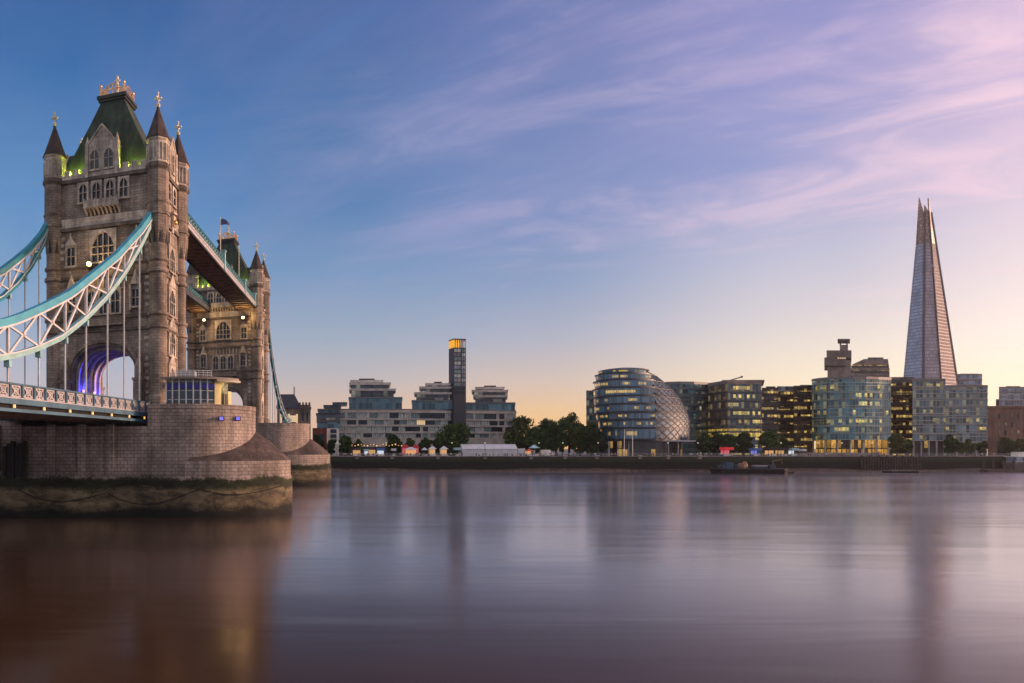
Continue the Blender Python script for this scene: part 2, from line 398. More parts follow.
# ------------------------------------------------------------------ river, banks, ground
def river_mat():
    m, t, b = newmat('river_water')
    g = t.nodes.new('ShaderNodeNewGeometry')
    n0 = NOISE(t, MAPV(t, g.outputs['Position'], sc=(.010, .03, 1)), 1.0, 4, .55)
    c = MIX(t, MR(t, n0, .3, .7), (.044,.0185,.006), (.060,.026,.009))
    n1 = NOISE(t, MAPV(t, g.outputs['Position'], sc=(.022, .10, 1)), 1.0, 3, .5, .4)
    n2 = NOISE(t, MAPV(t, g.outputs['Position'], sc=(.10, .5, 1)), 1.0, 3, .5, .3)
    h = M(t, 'ADD', n1, M(t, 'MULTIPLY', n2, .015))
    bp = t.nodes.new('ShaderNodeBump'); bp.inputs['Strength'].default_value = .18; bp.inputs['Distance'].default_value = .6
    L(t, h, bp.inputs['Height'])
    t.nodes.remove(b)
    df = t.nodes.new('ShaderNodeBsdfDiffuse'); L(t, c, df.inputs['Color'])
    gs = t.nodes.new('ShaderNodeBsdfGlossy'); gs.inputs['Color'].default_value = (1.0, .955, .985, 1)
    L(t, MR(t, n0, .3, .7, .15, .20), gs.inputs['Roughness']); L(t, bp.outputs[0], gs.inputs['Normal'])
    fr = t.nodes.new('ShaderNodeFresnel'); fr.inputs['IOR'].default_value = 1.33; L(t, bp.outputs[0], fr.inputs['Normal'])
    fc = RAMP(t, fr.outputs[0], [(0, (.02,)*3), (.12, (.07,)*3), (.20, (.12,)*3), (.30, (.31,)*3), (.44, (.72,)*3), (.7, (.95,)*3), (1, (1,1,1))], 'B_SPLINE')
    mx = t.nodes.new('ShaderNodeMixShader'); L(t, fc, mx.inputs[0]); L(t, df.outputs[0], mx.inputs[1]); L(t, gs.outputs[0], mx.inputs[2])
    L(t, mx.outputs[0], t.nodes['Material Output'].inputs['Surface'])
    return m
w = MB(); w.face([(-740,-250,0), (1540,-250,0), (1540,300,0), (-740,300,0)])
tag(w.build('river_water', river_mat(), origin=(0,150,0)), kind='structure')
BANK = 286.0
g = MB(); g.face([(-740,BANK+.5,5.9), (1540,BANK+.5,5.9), (1540,1440,5.9), (-740,1440,5.9)])
tag(g.build('ground', plain('paving', (.16,.145,.13), .85, 0, .3, .08), origin=(0,BANK,5.9)), kind='structure')
# muddy foreshore below the wall
fs = MB()
xs = [-330+i*9 for i in range(96)]
for a, b_ in zip(xs[:-1], xs[1:]):
    def yy(x): return BANK-5.5-2.2*math.sin(x*.03)-1.2*math.sin(x*.11+1)
    def zt(x): return 1.0+.3*math.sin(x*.07)+.2*math.sin(x*.21)
    fs.face([(a, yy(a), -.15), (b_, yy(b_), -.15), (b_, BANK-2.5, .55*zt(b_)), (a, BANK-2.5, .55*zt(a))])
    fs.face([(a, BANK-2.5, .55*zt(a)), (b_, BANK-2.5, .55*zt(b_)), (b_, BANK+.3, zt(b_)), (a, BANK+.3, zt(a))])
tag(fs.build('foreshore', plain('foreshore_mud', (.075,.052,.04), .85, 0, .6, .5, .6), origin=(0,BANK,0)), kind='structure')

def wall_mat():
    m, t, b, col, n1, n2, n3, g = masonry('river_wall_stone', (.085,.070,.058), (.065,.055,.045), (.03,.025,.02), 1.8, .7, .5, .1, .4, .04, .7)
    sp = t.nodes.new('ShaderNodeSeparateXYZ'); L(t, g.outputs['Position'], sp.inputs[0])
    zz = M(t, 'ADD', sp.outputs[2], M(t, 'MULTIPLY', M(t, 'SUBTRACT', n2, .5), 1.6))
    low = RAMP(t, M(t, 'DIVIDE', zz, 6.0, clamp=True), [(0, (.03,.022,.016)), (.3, (.012,.010,.008)), (.6, (.010,.011,.007)), (.72, (.026,.032,.012)), (.84, (.030,.036,.016)), (.92, (.06,.052,.042))])
    L(t, MIX(t, MR(t, zz, 5.2, 5.8), low, col), b.inputs['Base Color'])
    return m
ww = MB(); ww.box(-330, 560, BANK, BANK+1.2, -.5, 6.0)
rw = ww.build('river_wall', wall_mat(), origin=(60,BANK,0))
tag(rw, 'long dark weed-stained river wall along the far bank', 'river wall')
cp = MB(); cp.box(-330, 560, BANK-.25, BANK+1.3, 6.003, 6.3)
cp.build('coping', plain('coping_stone', (.30,.26,.23), .85, 0, .25, .4), rw)

# ------------------------------------------------------------------ the near bridge tower
FR = Vector((-21.8, 106.0, 0)); UH = Vector((-.943, .328, 0)); VH = Vector((.146, .989, 0))
WID, DEP = 19.2, 9.6
OFF = Vector((10.2, 77.7, 0))
TZ = 16.2
def TL(x, y, z): p = FR+x*UH+y*VH; return (p.x, p.y, z)
def FRONT(a, o, z): return TL(a, -.45-o, z)          # a along the face, o outward
def BACK(a, o, z): return TL(a, DEP+.45+o, z)
def SIDE(a, o, z): return TL(-.45-o, a, z)
def SIDE2(a, o, z): return TL(WID+.45+o, a, z)
tc = TL(WID/2, DEP/2, TZ)
tower = thing('bridge_tower', 'nearer gothic stone bridge tower with green roof, on the near pier', 'bridge tower', tc, 'bridge towers')

def arch_pts(cx, hw, zs, zt, n=16):
    pts = []
    for i in range(n+1):
        a = math.pi-math.pi*i/n
        c, s_ = math.cos(a), math.sin(a)
        pts.append((cx+hw*math.copysign(abs(c)**.85, c), zs+(zt-zs)*abs(s_)**.85))
    return pts
def arch_wall(mb, x0, x1, z0, z1, ap, y0, y1, m=0):
    """solid wall with an arched opening standing on z0"""
    xl, xr = ap[0][0], ap[-1][0]; zs = ap[0][1]
    for y in (y0, y1):
        mb.face([(x0,y,z0), (xl,y,z0), (xl,y,zs), (xl,y,z1), (x0,y,z1)], m)
        mb.face([(xr,y,z0), (x1,y,z0), (x1,y,z1), (xr,y,z1), (xr,y,zs)], m)
        for (a, za), (b_, zb) in zip(ap[:-1], ap[1:]):
            mb.face([(a,y,za), (b_,y,zb), (b_,y,z1), (a,y,z1)], m)
    full = [(xl, z0)]+ap+[(xr, z0)]
    for (a, za), (b_, zb) in zip(full[:-1], full[1:]):
        mb.face([(a,y0,za), (a,y1,za), (b_,y1,zb), (b_,y0,zb)], m)
    mb.face([(x0,y0,z1), (x1,y0,z1), (x1,y1,z1), (x0,y1,z1)], m)
    for x in (x0, x1): mb.face([(x,y0,z0), (x,y1,z0), (x,y1,z1), (x,y0,z1)], m)

AP = arch_pts(WID/2, 5.85, 21.0, 25.9)
wm = MB(TL)
arch_wall(wm, -.45, WID+.45, TZ, 52.6, AP, -.45, DEP+.45)
wall = wm.build('wall', ST['tower'], tower)
def mould(ap, off0, off1, o0, o1, face, m, z0=TZ):
    """ring moulding that follows the arch"""
    mb = MB(face)
    cx = sum(p[0] for p in ap)/len(ap); zs = ap[0][1]
    def grow(p, d):
        v = Vector((p[0]-cx, p[1]-zs+.8)); v.normalize(); return (p[0]+v.x*d, p[1]+max(v.y, 0)*d)
    full = [(ap[0][0], z0)]+ap+[(ap[-1][0], z0)]
    g0 = [(p[0]-off0, z0) if i == 0 else (p[0]+off0, z0) if i == len(full)-1 else grow(p, off0) for i, p in enumerate(full)]
    g1 = [(p[0]-off1, z0) if i == 0 else (p[0]+off1, z0) if i == len(full)-1 else grow(p, off1) for i, p in enumerate(full)]
    for i in range(len(full)-1):
        a, b_, c, d = g0[i], g0[i+1], g1[i+1], g1[i]
        mb.face([(a[0],o1,a[1]), (b_[0],o1,b_[1]), (c[0],o1,c[1]), (d[0],o1,d[1])])
        mb.face([(a[0],o0,a[1]), (b_[0],o0,b_[1]), (b_[0],o1,b_[1]), (a[0],o1,a[1])])
        mb.face([(d[0],o0,d[1]), (c[0],o0,c[1]), (c[0],o1,c[1]), (d[0],o1,d[1])])
    return mb
for fc in (FRONT, BACK):
    mould(AP, .0, .45, -.2, .18, fc, 0).build('arch_moulding', ST['band'], tower)
    mould(AP, .46, .95, -.2, .4, fc, 0).build('arch_moulding', ST['tower'], tower)
# ribs of the vault, and the blue light strips between them
for i in range(5):
    yy0 = .7+i*2.0
    mb = MB(TL); ins = .35
    full = [(AP[0][0], TZ)]+AP+[(AP[-1][0], TZ)]
    cxa = WID/2
    def inset(p): return (cxa+(p[0]-cxa)*(1-ins/5.85), p[1]-(ins if p[1] > 21.2 else 0)*min(1, (p[1]-21)/2.5))
    g0 = [inset(p) for p in full]
    for (a, za), (b_, zb), (c, zc), (d, zd) in zip(g0[:-1], g0[1:], full[1:], full[:-1]):
        mb.face([(a,yy0,za), (b_,yy0,zb), (b_,yy0+.5,zb), (a,yy0+.5,za)])
        for y in (yy0, yy0+.5): mb.face([(a,y,za), (b_,y,zb), (c,y,zc), (d,y,zd)])
    mb.build('vault_rib', ST['trim'], tower)
for i in (0, 1, 3, 4):
    yy0 = 1.45+i*2.0 if i < 4 else 9.0
    mb = MB(TL)
    lp = [(AP[-1][0]-.12, TZ+1.2)]+[(p[0]-.12 if p[0] > WID/2 else p[0]+.12, p[1]-.12) for p in AP[::-1][:8]]
    for (a, za), (b_, zb) in zip(lp[:-1], lp[1:]):
        mb.face([(a,yy0,za), (b_,yy0,zb), (b_,yy0+.30,zb), (a,yy0+.30,za)])
    mb.build('light_strip', ST['blueled'], tower)
for i in range(2):
    mb = MB(TL); mb.box(AP[-1][0]-.45, AP[-1][0]-.2, 2.55+i*4, 2.95+i*4, TZ+.6, TZ+3.2); mb.build('wall_lamp', ST['lampsmall'], tower)
mb = MB(TL); mb.box(3.9, WID-3.9, -.4, DEP+.4, TZ-.6, TZ-.02); mb.build('roadway', ST['asphalt'], tower)

def turret(x, y, back=False):
    sh = MB(TL)
    pr = [(1.75,TZ), (1.75,17.6), (1.42,18.1), (1.42,28.0), (1.74,28.25), (1.74,28.7), (1.42,28.8), (1.42,30.0), (1.72,30.2), (1.72,30.6), (1.42,30.7),
          (1.42,36.5), (1.74,36.75), (1.74,37.2), (1.42,37.3), (1.42,38.3), (1.72,38.5), (1.72,38.9), (1.42,39.0), (1.42,41.0)]
    sh.lathe(pr, 24, x, y, 0)
    t_ = sh.build('turret', ST['tower'], tower, angle=30)
    up = MB(TL)
    # round shaft spreading into an octagon, with pointed gussets
    up.lathe([(1.42,41.003), (1.80,44.0), (1.80,45.3), (1.98,45.4), (1.98,45.8), (1.80,45.9), (1.80,47.2), (1.94,47.3), (1.94,47.6), (1.78,47.7), (1.78,52.2)], 8, x, y, 0, R(22.5))
    for k in range(8):
        a = R(22.5+45*k+22.5); c, s_ = math.cos(a), math.sin(a)
        up.face([(x+1.46*c-.28*s_, y+1.46*s_+.28*c, 41.2), (x+1.46*c+.28*s_, y+1.46*s_-.28*c, 41.2), (x+1.72*c, y+1.72*s_, 43.6)], 1)
    up.build('octagon_shaft', [ST['tower'], ST['lead']], t_)
    co = MB(TL); co.lathe([(1.80,52.203), (2.08,52.6), (2.08,53.1), (1.78,53.3)], 8, x, y, 0, R(22.5)); co.build('cornice', ST['band'], t_)
    tp = MB(TL)
    tp.lathe([(1.78,53.303), (1.78,56.5), (1.95,56.7), (1.95,57.0), (1.8,57.1)], 8, x, y, 0, R(22.5))
    for k in range(8):      # blind lancet panels on each side of the octagon
        a0 = R(22.5+45*k); a1 = a0+R(45)
        p0 = (x+1.79*math.cos(a0), y+1.79*math.sin(a0)); p1 = (x+1.79*math.cos(a1), y+1.79*math.sin(a1))
        for f in (.0, .47, .9):
            q = (p0[0]+(p1[0]-p0[0])*(f+.05), p0[1]+(p1[1]-p0[1])*(f+.05))
            n_ = Vector((q[0]-x, q[1]-y)).normalized()*.06
            tp.box(q[0]+n_.x-.09, q[0]+n_.x+.09, q[1]+n_.y-.09, q[1]+n_.y+.09, 53.6, 56.2)
    tp.build('panelled_stage', ST['trim'], t_)
    spm = MB(TL)
    spm.lathe([(2.12,57.0), (1.9,57.5), (1.62,58.2), (.22,62.0), (.3,62.1), (.12,62.3)], 8, x, y, 0, R(22.5))
    sp_ = spm.build('spire', ST['slate'], t_)
    fm = MB(TL)
    fm.box(x-.10, x+.10, y-.10, y+.10, 62.2, 64.4)
    fm.box(x-.55, x+.55, y-.09, y+.09, 63.4, 63.66); fm.box(x-.09, x+.09, y-.55, y+.55, 63.41, 63.65)
    for dx, dy, dz in ((.55,0,63.53), (-.55,0,63.53), (0,.55,63.53), (0,-.55,63.53), (0,0,64.4)): fm.ball((x+dx, y+dy, dz), .17, 6)
    fm.lathe([(.2,62.1), (.42,62.5), (.2,62.8)], 8, x, y)
    fm.build('cross_finial', ST['finial'], sp_)
for cx_, cy_ in ((0,0), (WID,0), (0,DEP), (WID,DEP)): turret(cx_, cy_)

def window(face, a, z0, w_, h, n=2, arched=True, hood=False, sur=.32, proud=.22, transoms=1, parent=None):
    """stone surround with sill and mullions, and the dark pane behind"""
    s_ = MB(face)
    top = z0+h
    if arched:
        ap = [(a-w_/2, top-w_*.55)] + [(a-w_/2+w_*i/8, top-w_*.55+w_*.55*math.sin(math.pi*i/8)**.7) for i in range(1, 8)] + [(a+w_/2, top-w_*.55)]
    else: ap = [(a-w_/2, top), (a+w_/2, top)]
    x0, x1, z1 = a-w_/2-sur, a+w_/2+sur, top+sur
    for o in (proud,):
        s_.face([(x0,o,z0), (a-w_/2,o,z0), (a-w_/2,o,ap[0][1]), (a-w_/2,o,z1), (x0,o,z1)])
        s_.face([(a+w_/2,o,z0), (x1,o,z0), (x1,o,z1), (a+w_/2,o,z1), (a+w_/2,o,ap[-1][1])])
        for (p, zp), (q, zq) in zip(ap[:-1], ap[1:]): s_.face([(p,o,zp), (q,o,zq), (q,o,z1), (p,o,z1)])
    full = [(a-w_/2, z0)]+ap+[(a+w_/2, z0)]
    for (p, zp), (q, zq) in zip(full[:-1], full[1:]): s_.face([(p,proud,zp), (q,proud,zq), (q,.0,zq), (p,.0,zp)])
    s_.face([(x0,0,z0), (x0,proud,z0), (x0,proud,z1), (x0,0,z1)]); s_.face([(x1,0,z0), (x1,proud,z0), (x1,proud,z1), (x1,0,z1)])
    s_.face([(x0,0,z1), (x1,0,z1), (x1,proud,z1), (x0,proud,z1)])
    s_.box(x0-.1, x1+.1, 0, proud+.12, z0-.28, z0-.003)
    for i in range(1, n):
        xm = a-w_/2+w_*i/n; s_.box(xm-.07, xm+.07, .03, proud-.03, z0, top-.05)
    for i in range(transoms):
        zt = z0+h*(i+1)*.52/(transoms if transoms > 1 else 1); s_.box(a-w_/2, a+w_/2, .035, proud-.05, zt-.07, zt+.07)
    if hood:
        s_.face([(x0-.15,proud+.1,z1), (x1+.15,proud+.1,z1), (a,proud+.1,z1+w_*.9)]); s_.face([(x0-.15,0,z1), (x0-.15,proud+.1,z1), (a,proud+.1,z1+w_*.9), (a,0,z1+w_*.9)])
        s_.face([(x1+.15,0,z1), (x1+.15,proud+.1,z1), (a,proud+.1,z1+w_*.9), (a,0,z1+w_*.9)])
        s_.box(a-.12, a+.12, 0, proud+.15, z1+w_*.8, z1+w_*1.35)
    o = s_.build('window', ST['trim'], parent or tower)
    pn = MB(face); pn.face([(a-w_/2-.02,.012,z0), (a+w_/2+.02,.012,z0), (a+w_/2+.02,.012,top), (a-w_/2-.02,.012,top)])
    pn.build('pane', ST['pane'], o)
    return o
mid = WID/2
for face, wlen in ((FRONT, WID), (BACK, WID)):
    for i in range(4): window(face, mid-3.75+i*2.5, 48.9, 1.45, 2.9, 2, True, False, .3, .3)
    window(face, mid, 39.2, 4.0, 4.6, 4, True, False, .45, .35, 2)
    for dx in (-6.1, 6.1): window(face, mid+dx, 39.0, 1.5, 2.9, 2, False, True)
    for dx in (-5.9, 5.9): window(face, mid+dx, 31.8, 1.3, 2.6, 2, False, True)
    for dx in (-2.2, 0, 2.2): window(face, mid+dx, 31.0, 1.5, 3.6, 2, True, False)
for face in (SIDE, SIDE2):
    for da in (-1.25, 1.25): window(face, DEP/2+da, 49.0, 1.1, 2.7, 1)
    for z0, h, w_ in ((38.0,3.6,2.2), (31.0,4.0,2.4), (24.6,3.8,2.4), (18.4,4.2,2.2)): window(face, DEP/2, z0, w_, h, 3, True, True, .5, .3)
    mb = MB(face); mb.box(3.0, 6.6, 0, .25, 41.9, 44.2)
    for i in range(7): mb.box(3.1+i*.5, 3.35+i*.5, .25, .5, 42.2, 43.9)
    mb.build('carved_panel', ST['trim'], tower)
    mb = MB(face); mb.prism([(3.9,.3), (5.7,.3), (5.7,.85), (4.8,1.15), (3.9,.85)], 47.0, 47.4); mb.prism([(4.1,.3), (5.5,.3), (5.3,.7), (4.3,.7)], 45.2, 46.99); mb.prism([(4.3,.3), (5.3,.3), (5.0,.5), (4.6,.5)], 44.2, 45.19)
    am = mb.build('carved_arms', ST['trim'], tower)
    mb = MB(face); mb.ball((4.8,.75,45.9), .40, 8); mb.box(4.45, 5.15, .705, .80, 45.3, 45.75); mb.build('gilded_shield', ST['gold'], am)
# string courses round the walls
for z0, z1, pr, mt in ((52.2,52.75,.4,'band'), (45.1,46.5,.22,'trim'), (44.5,45.0,.4,'band'), (38.45,38.85,.25,'band'), (36.7,37.15,.25,'band'), (30.15,30.55,.3,'band'), (28.15,28.65,.3,'band')):
    mb = MB(TL)
    mb.box(.4, WID-.4, -.45-pr, -.45, z0, z1); mb.box(.4, WID-.4, DEP+.45, DEP+.45+pr, z0, z1)
    mb.box(-.45-pr, -.45, .4, DEP-.4, z0, z1); mb.box(WID+.45, WID+.45+pr, .4, DEP-.4, z0, z1)
    mb.build('string_course', ST[mt], tower)
# corbelled balcony below the four windows, and a lower one
for face in (FRONT, BACK):
    mb = MB(face); mb.box(mid-3.2, mid+3.2, .02, 1.2, 47.55, 47.8); mb.box(mid-3.2, mid+3.2, .95, 1.2, 47.8, 48.75)
    for i in range(7): mb.box(mid-3.1+i*1.0, mid-2.9+i*1.0, 1.15, 1.3, 47.8, 48.95)
    for i in range(9):
        x = mid-3.0+i*.75
        mb.face([(x-.16,.02,46.55), (x+.16,.02,46.55), (x+.16,1.1,47.54), (x-.16,1.1,47.54)])
        mb.face([(x-.16,.02,46.55), (x-.16,1.1,47.54), (x-.16,.02,47.54)]); mb.face([(x+.16,.02,46.55), (x+.16,1.1,47.54), (x+.16,.02,47.54)])
    mb.build('balcony', ST['trim'], tower)
    mb = MB(face); mb.box(mid-4.2, mid+4.2, .02, .9, 29.0, 29.25); mb.box(mid-4.2, mid+4.2, .7, .9, 29.25, 30.1); mb.build('balcony', ST['tower'], tower)
    for dx in (-5.9, 5.9):        # canopied niche with a pedestal
        mb = MB(face); mb.box(mid+dx-1.1, mid+dx-.75, .02, .5, 31.2, 35.2); mb.box(mid+dx+.75, mid+dx+1.1, .02, .5, 31.2, 35.2); mb.lathe([(1.0,35.0), (.7,35.8), (.1,37.4)], 6, mid+dx, .3)
        mb.build('niche_canopy', ST['trim'], tower)
    for sgn in (-1, 1):           # pinnacled buttresses beside the road arch
        mb = MB(face); x = mid+sgn*6.75
        mb.box(x-.75, x+.75, .0, 1.5, TZ, 20.2); mb.box(x-.9, x+.9, 0, 1.65, 20.2, 20.6); mb.box(x-.6, x+.6, .1, 1.3, 20.6, 22.4); mb.lathe([(.85,22.4), (.6,23.0), (.08,24.4)], 4, x, .7, 0, R(45))
        mb.build('buttress', ST['tower'], tower)
for face in (FRONT, BACK):
    for x in (1.75, WID-1.75):
        mb = MB(face)
        for k_ in range(26):
            z = 17.2+k_*1.04
            if abs(z-28.4) < .9 or abs(z-30.3) < .8 or abs(z-36.9) < .8 or abs(z-38.6) < .8 or z > 43.6: continue
            w_ = .55 if k_ % 2 else .32
            mb.box(x-w_, x+w_, .0, .05, z, z+.52)
        mb.build('quoins', ST['trim'], tower)
    mb = MB(face)
    for i in range(9):
        x = mid-3.9+i*.975; mb.box(x-.1, x+.1, .02, .2, 34.9, 36.5); mb.face([(x-.1,.2,36.5),(x+.1,.2,36.5),(x,.2,36.68)])
    mb.box(mid-4.1, mid+4.1, .02, .14, 34.75, 34.9)
    mb.build('tracery_panel', ST['trim'], tower)
# parapet
mb = MB(TL)
def merlons(face_box, a0, a1):
    n_ = max(1, int((a1-a0)/1.3))
    for i in range(n_):
        s0 = a0+(a1-a0)*i/n_; face_box(s0, s0+(a1-a0)/n_*.62)
mb.box(1.6, WID-1.6, -.75, -.3, 52.76, 53.5); mb.box(1.6, WID-1.6, DEP+.3, DEP+.75, 52.76, 53.5)
mb.box(-.75, -.3, 1.6, DEP-1.6, 52.76, 53.5); mb.box(WID+.3, WID+.75, 1.6, DEP-1.6, 52.76, 53.5)
for a0, a1 in ((1.7, mid-2.9), (mid+2.9, WID-1.7)):
    merlons(lambda p, q: (mb.box(p, q, -.75, -.3, 53.5, 54.25), mb.box(p, q, DEP+.3, DEP+.75, 53.5, 54.25)), a0, a1)
for a0, a1 in ((1.7, 3.2), (DEP-3.2, DEP-1.7)):
    merlons(lambda p, q: (mb.box(-.75, -.3, p, q, 53.5, 54.25), mb.box(WID+.3, WID+.75, p, q, 53.5, 54.25)), a0, a1)
mb.build('parapet', ST['trim'], tower)
# pavilion roof, slightly hollow in profile
mb = MB(TL)
lv = [(52.62,0.0), (54.2,.13), (56.5,.30), (59.5,.52), (63.0,.78), (66.2,1.0)]
def rect(f):
    x0 = .4+(mid-2.2-.4)*f; y0 = .3+(DEP/2-1.9-.3)*f; return [(x0,y0), (WID-x0,y0), (WID-x0,DEP-y0), (x0,DEP-y0)]
for (z0, f0), (z1, f1) in zip(lv[:-1], lv[1:]): mb.prism(rect(f0), z0, z1, 0, False, rect(f1))
roof = mb.build('roof', ST['roof'], tower)
mb = MB(TL); r_ = rect(1.0)
x0, y0 = r_[0]; x1, y1 = r_[2]
mb.box(x0-.35, x1+.35, y0-.35, y1+.35, 66.2, 66.6); mb.box(x0-.1, x1+.1, y0-.1, y1+.1, 65.3, 66.2); mb.box(x0-.55, x1+.55, y0-.55, y1+.55, 66.6, 67.1)
mb.build('roof_platform', ST['lead'], roof)
mb = MB(TL)
for x in (x0, x1):
    for y in (y0, y1): mb.box(x-.14, x+.14, y-.14, y+.14, 67.1, 68.7); mb.ball((x,y,68.9), .24, 6)
for (ax, ay), (bx, by) in (((x0,y0),(x1,y0)), ((x0,y1),(x1,y1)), ((x0,y0),(x0,y1)), ((x1,y0),(x1,y1))):
    mb.bar((ax,ay,67.3), (bx,by,67.3), .14, .2)
    for i in range(6):
        f, f2 = i/6, (i+1)/6
        h0 = 67.5+1.5*math.sin(math.pi*f); h1 = 67.5+1.5*math.sin(math.pi*f2)
        mb.bar((ax+(bx-ax)*f, ay+(by-ay)*f, h0), (ax+(bx-ax)*f2, ay+(by-ay)*f2, h1), .14, .16)
        mb.bar((ax+(bx-ax)*f, ay+(by-ay)*f, 67.2), (ax+(bx-ax)*f, ay+(by-ay)*f, h0), .12, .12)
mc = ((x0+x1)/2, (y0+y1)/2)
for x in (x0, x1):
    for y in (y0, y1): mb.bar((x,y,68.2), (mc[0],mc[1],69.3), .13, .16)
mb.build('roof_crest', ST['gold'], roof)
mb = MB(TL); mb.box(mc[0]-.17, mc[0]+.17, mc[1]-.17, mc[1]+.17, 67.1, 71.2); mb.box(mc[0]-.5, mc[0]+.5, mc[1]-.12, mc[1]+.12, 70.3, 70.6); mb.ball((mc[0],mc[1],69.4), .4, 8)
mb.build('roof_finial', ST['finial'], roof)
def dormer(face, a, hw, ze, za, depth, nwin):
    d = MB(face)
    pts = [(a-hw, 52.75), (a+hw, 52.75), (a+hw, ze), (a, za), (a-hw, ze)]
    for o in (.32, -.6): d.face([(p[0], o, p[1]) for p in pts])
    for i in range(5):
        p, q = pts[i], pts[(i+1) % 5]; d.face([(p[0],.32,p[1]), (q[0],.32,q[1]), (q[0],-.6,q[1]), (p[0],-.6,p[1])])
    for s_ in (-1, 1):
        d.box(a+s_*hw-.28, a+s_*hw+.28, -.4, .55, 52.6, ze+.4); d.lathe([(.4,ze+.4), (.25,ze+.9), (.04,ze+1.6)], 4, a+s_*hw, .1, 0, R(45))
        d.bar((a+s_*hw,.1,ze), (a,.1,za+.15), .7, .3)
    for i in range(4): d.box(a-hw*.8+i*hw*.5, a-hw*.8+i*hw*.5+.18, .32, .42, ze-.6, ze+.2+.5*(1-abs(i-1.5)/1.5))
    o = d.build('dormer', ST['trim'], tower)
    rf = MB(face)
    for s_ in (-1, 1): rf.face([(a+s_*hw,-.6,ze), (a,-.6,za-.1), (a,-depth,za-.1), (a+s_*hw,-depth,ze)])
    rf.face([(a-hw,-.6,ze), (a-hw,-depth,ze), (a-hw,-depth,52.8), (a-hw,-.6,52.8)]); rf.face([(a+hw,-.6,ze), (a+hw,-depth,ze), (a+hw,-depth,52.8), (a+hw,-.6,52.8)])
    rf.build('dormer_roof', ST['roof'], o)
    F2 = lambda x, y, z: face(x, y+.32, z)
    for i in range(nwin):
        aa = a+(i-(nwin-1)/2)*hw*.95; w2 = window(F2, aa, 53.8, hw*.58, 3.0, 2, True, False, .15, .12); w2.parent = o
for fc in (FRONT, BACK): dormer(fc, mid+.2, 2.75, 57.6, 60.6, 3.4, 2)
for fc in (SIDE, SIDE2): dormer(fc, DEP/2, 1.5, 57.0, 59.4, 4.5, 1)
# yellow-green uplights behind the parapet
for a in (3.5, 5.1, WID-5.1, WID-3.5):
    for face in (FRONT, BACK):
        p = face(a, -.25, 53.2)
        mb = MB(); mb.ball(p, .18, 6); mb.build('roof_floodlight', ST['lampsmall'], tower)
        point_light('roof_floodlight_glow', (p[0], p[1], p[2]+.25), (.80,1.0,.10), 850, .3, tower)
p = TL(AP[-1][0]-1.0, 2.5, 19.5); point_light('vault_glow', p, (.05,.05,1.0), 330, .4, tower)
p = TL(AP[-1][0]-1.0, 8.0, 19.5); point_light('vault_glow', p, (.05,.05,1.0), 330, .4, tower)

tower2 = copy_tree(tower); tower2.location = Vector(tc)+OFF
tag(tower2, 'farther gothic stone bridge tower behind the walkways, on the far pier', 'bridge tower', 'bridge towers')

# floodlights fixed to the towers' faces
def floodlight(px, py, Y, label, e, rad=.42, side=.9):
    x, y = P(px, Y); z = Zp(py, Y)
    o = thing('floodlight', label, 'floodlight', (x, y, z-.9), 'floodlights on the bridge towers')
    mb = MB(); mb.bar((x, y, z-.4), (x-UH.y*0, y+side, z-.4), .12, .12); mb.box(x-.3, x+.3, y+side-.06, y+side, z-.8, z); mb.build('bracket', ST['iron'], o)
    mb = MB(); mb.ball((x, y, z), rad, 10); mb.build('lamp', ST['lamp'], o, smooth=True)
    mb = MB(); mb.lathe([(.1,z+rad*1.5), (rad*1.15,z+rad*.7), (rad*1.2,z+rad*.55)], 10, x, y, cap=False); mb.build('lamp_cover', ST['iron'], o)
    point_light('floodlight_glow', (x, y-.8, z), (1.0,.62,.25), e, .3, o)
floodlight(89, 264, 107.2, 'bright round floodlight on the front of the nearer tower', 700, .42)
floodlight(112, 262, 106.6, 'small floodlight beside the large arched window of the nearer tower', 120, .24)
floodlight(204, 320, 184.5, 'lit floodlight under the end of the farther walkway', 900, .4)
floodlight(243, 317.5, 181.5, 'lit floodlight under the end of the nearer walkway', 900, .42)

# ------------------------------------------------------------------ piers
PC = Vector((-30.2, 108.5, 0)); PH = 13.8; PR = 9.4
def pier_outline(hx, r, tip=0.0, n=30):
    pts = []
    for sgn in (1, -1):
        for i in range(n+1):
            a = (-math.pi/2+math.pi*i/n) if sgn > 0 else (math.pi/2+math.pi*i/n)
            c, s_ = math.cos(a), math.sin(a)
            ex = abs(c)**(.9 if tip else 1.0)
            pts.append((PC.x+sgn*hx+math.copysign((r+tip)*ex, c), PC.y+r*s_))
    return pts
pier = thing('bridge_pier', 'nearer rounded granite bridge pier with weed-stained base', 'bridge pier', (PC.x, PC.y, 0), 'bridge piers')
mb = MB(); mb.prism(pier_outline(PH, PR), 5.0, 13.0); mb.build('drum', ST['pier'], pier, angle=30)
def top_piece(r, z0, z1, nm, side):
    o_ = [p for p in pier_outline(PH, r) if (p[0] > -21.5 if side > 0 else p[0] < -41.0)]
    o_.sort(key=lambda p: math.atan2(p[1]-PC.y, (p[0]-(PC.x+side*PH))*side) if True else 0)
    xe = -21.9 if side > 0 else -40.8
    poly = [(xe, PC.y-r)]+o_+[(xe, PC.y+r)]
    MB().prism(poly, z0, z1).build(nm, ST['pier'], pier, angle=30)
for sd2 in (1, -1):
    top_piece(PR, 13.003, 15.55, 'drum_top', sd2); top_piece(PR+.08, 15.553, 16.2, 'coping', sd2)
MB().box(-40.795, -21.905, 106.3, PC.y+PR, 13.003, 16.19).build('tower_plinth', ST['pier'], pier)
mb = MB()
base = pier_outline(PH, PR+.95, 4.6); lower = pier_outline(PH, PR+1.1, 4.7)
mb.prism(lower, -2.0, 5.3)
mb.prism(lower, 5.303, 5.75, 0, True, base)
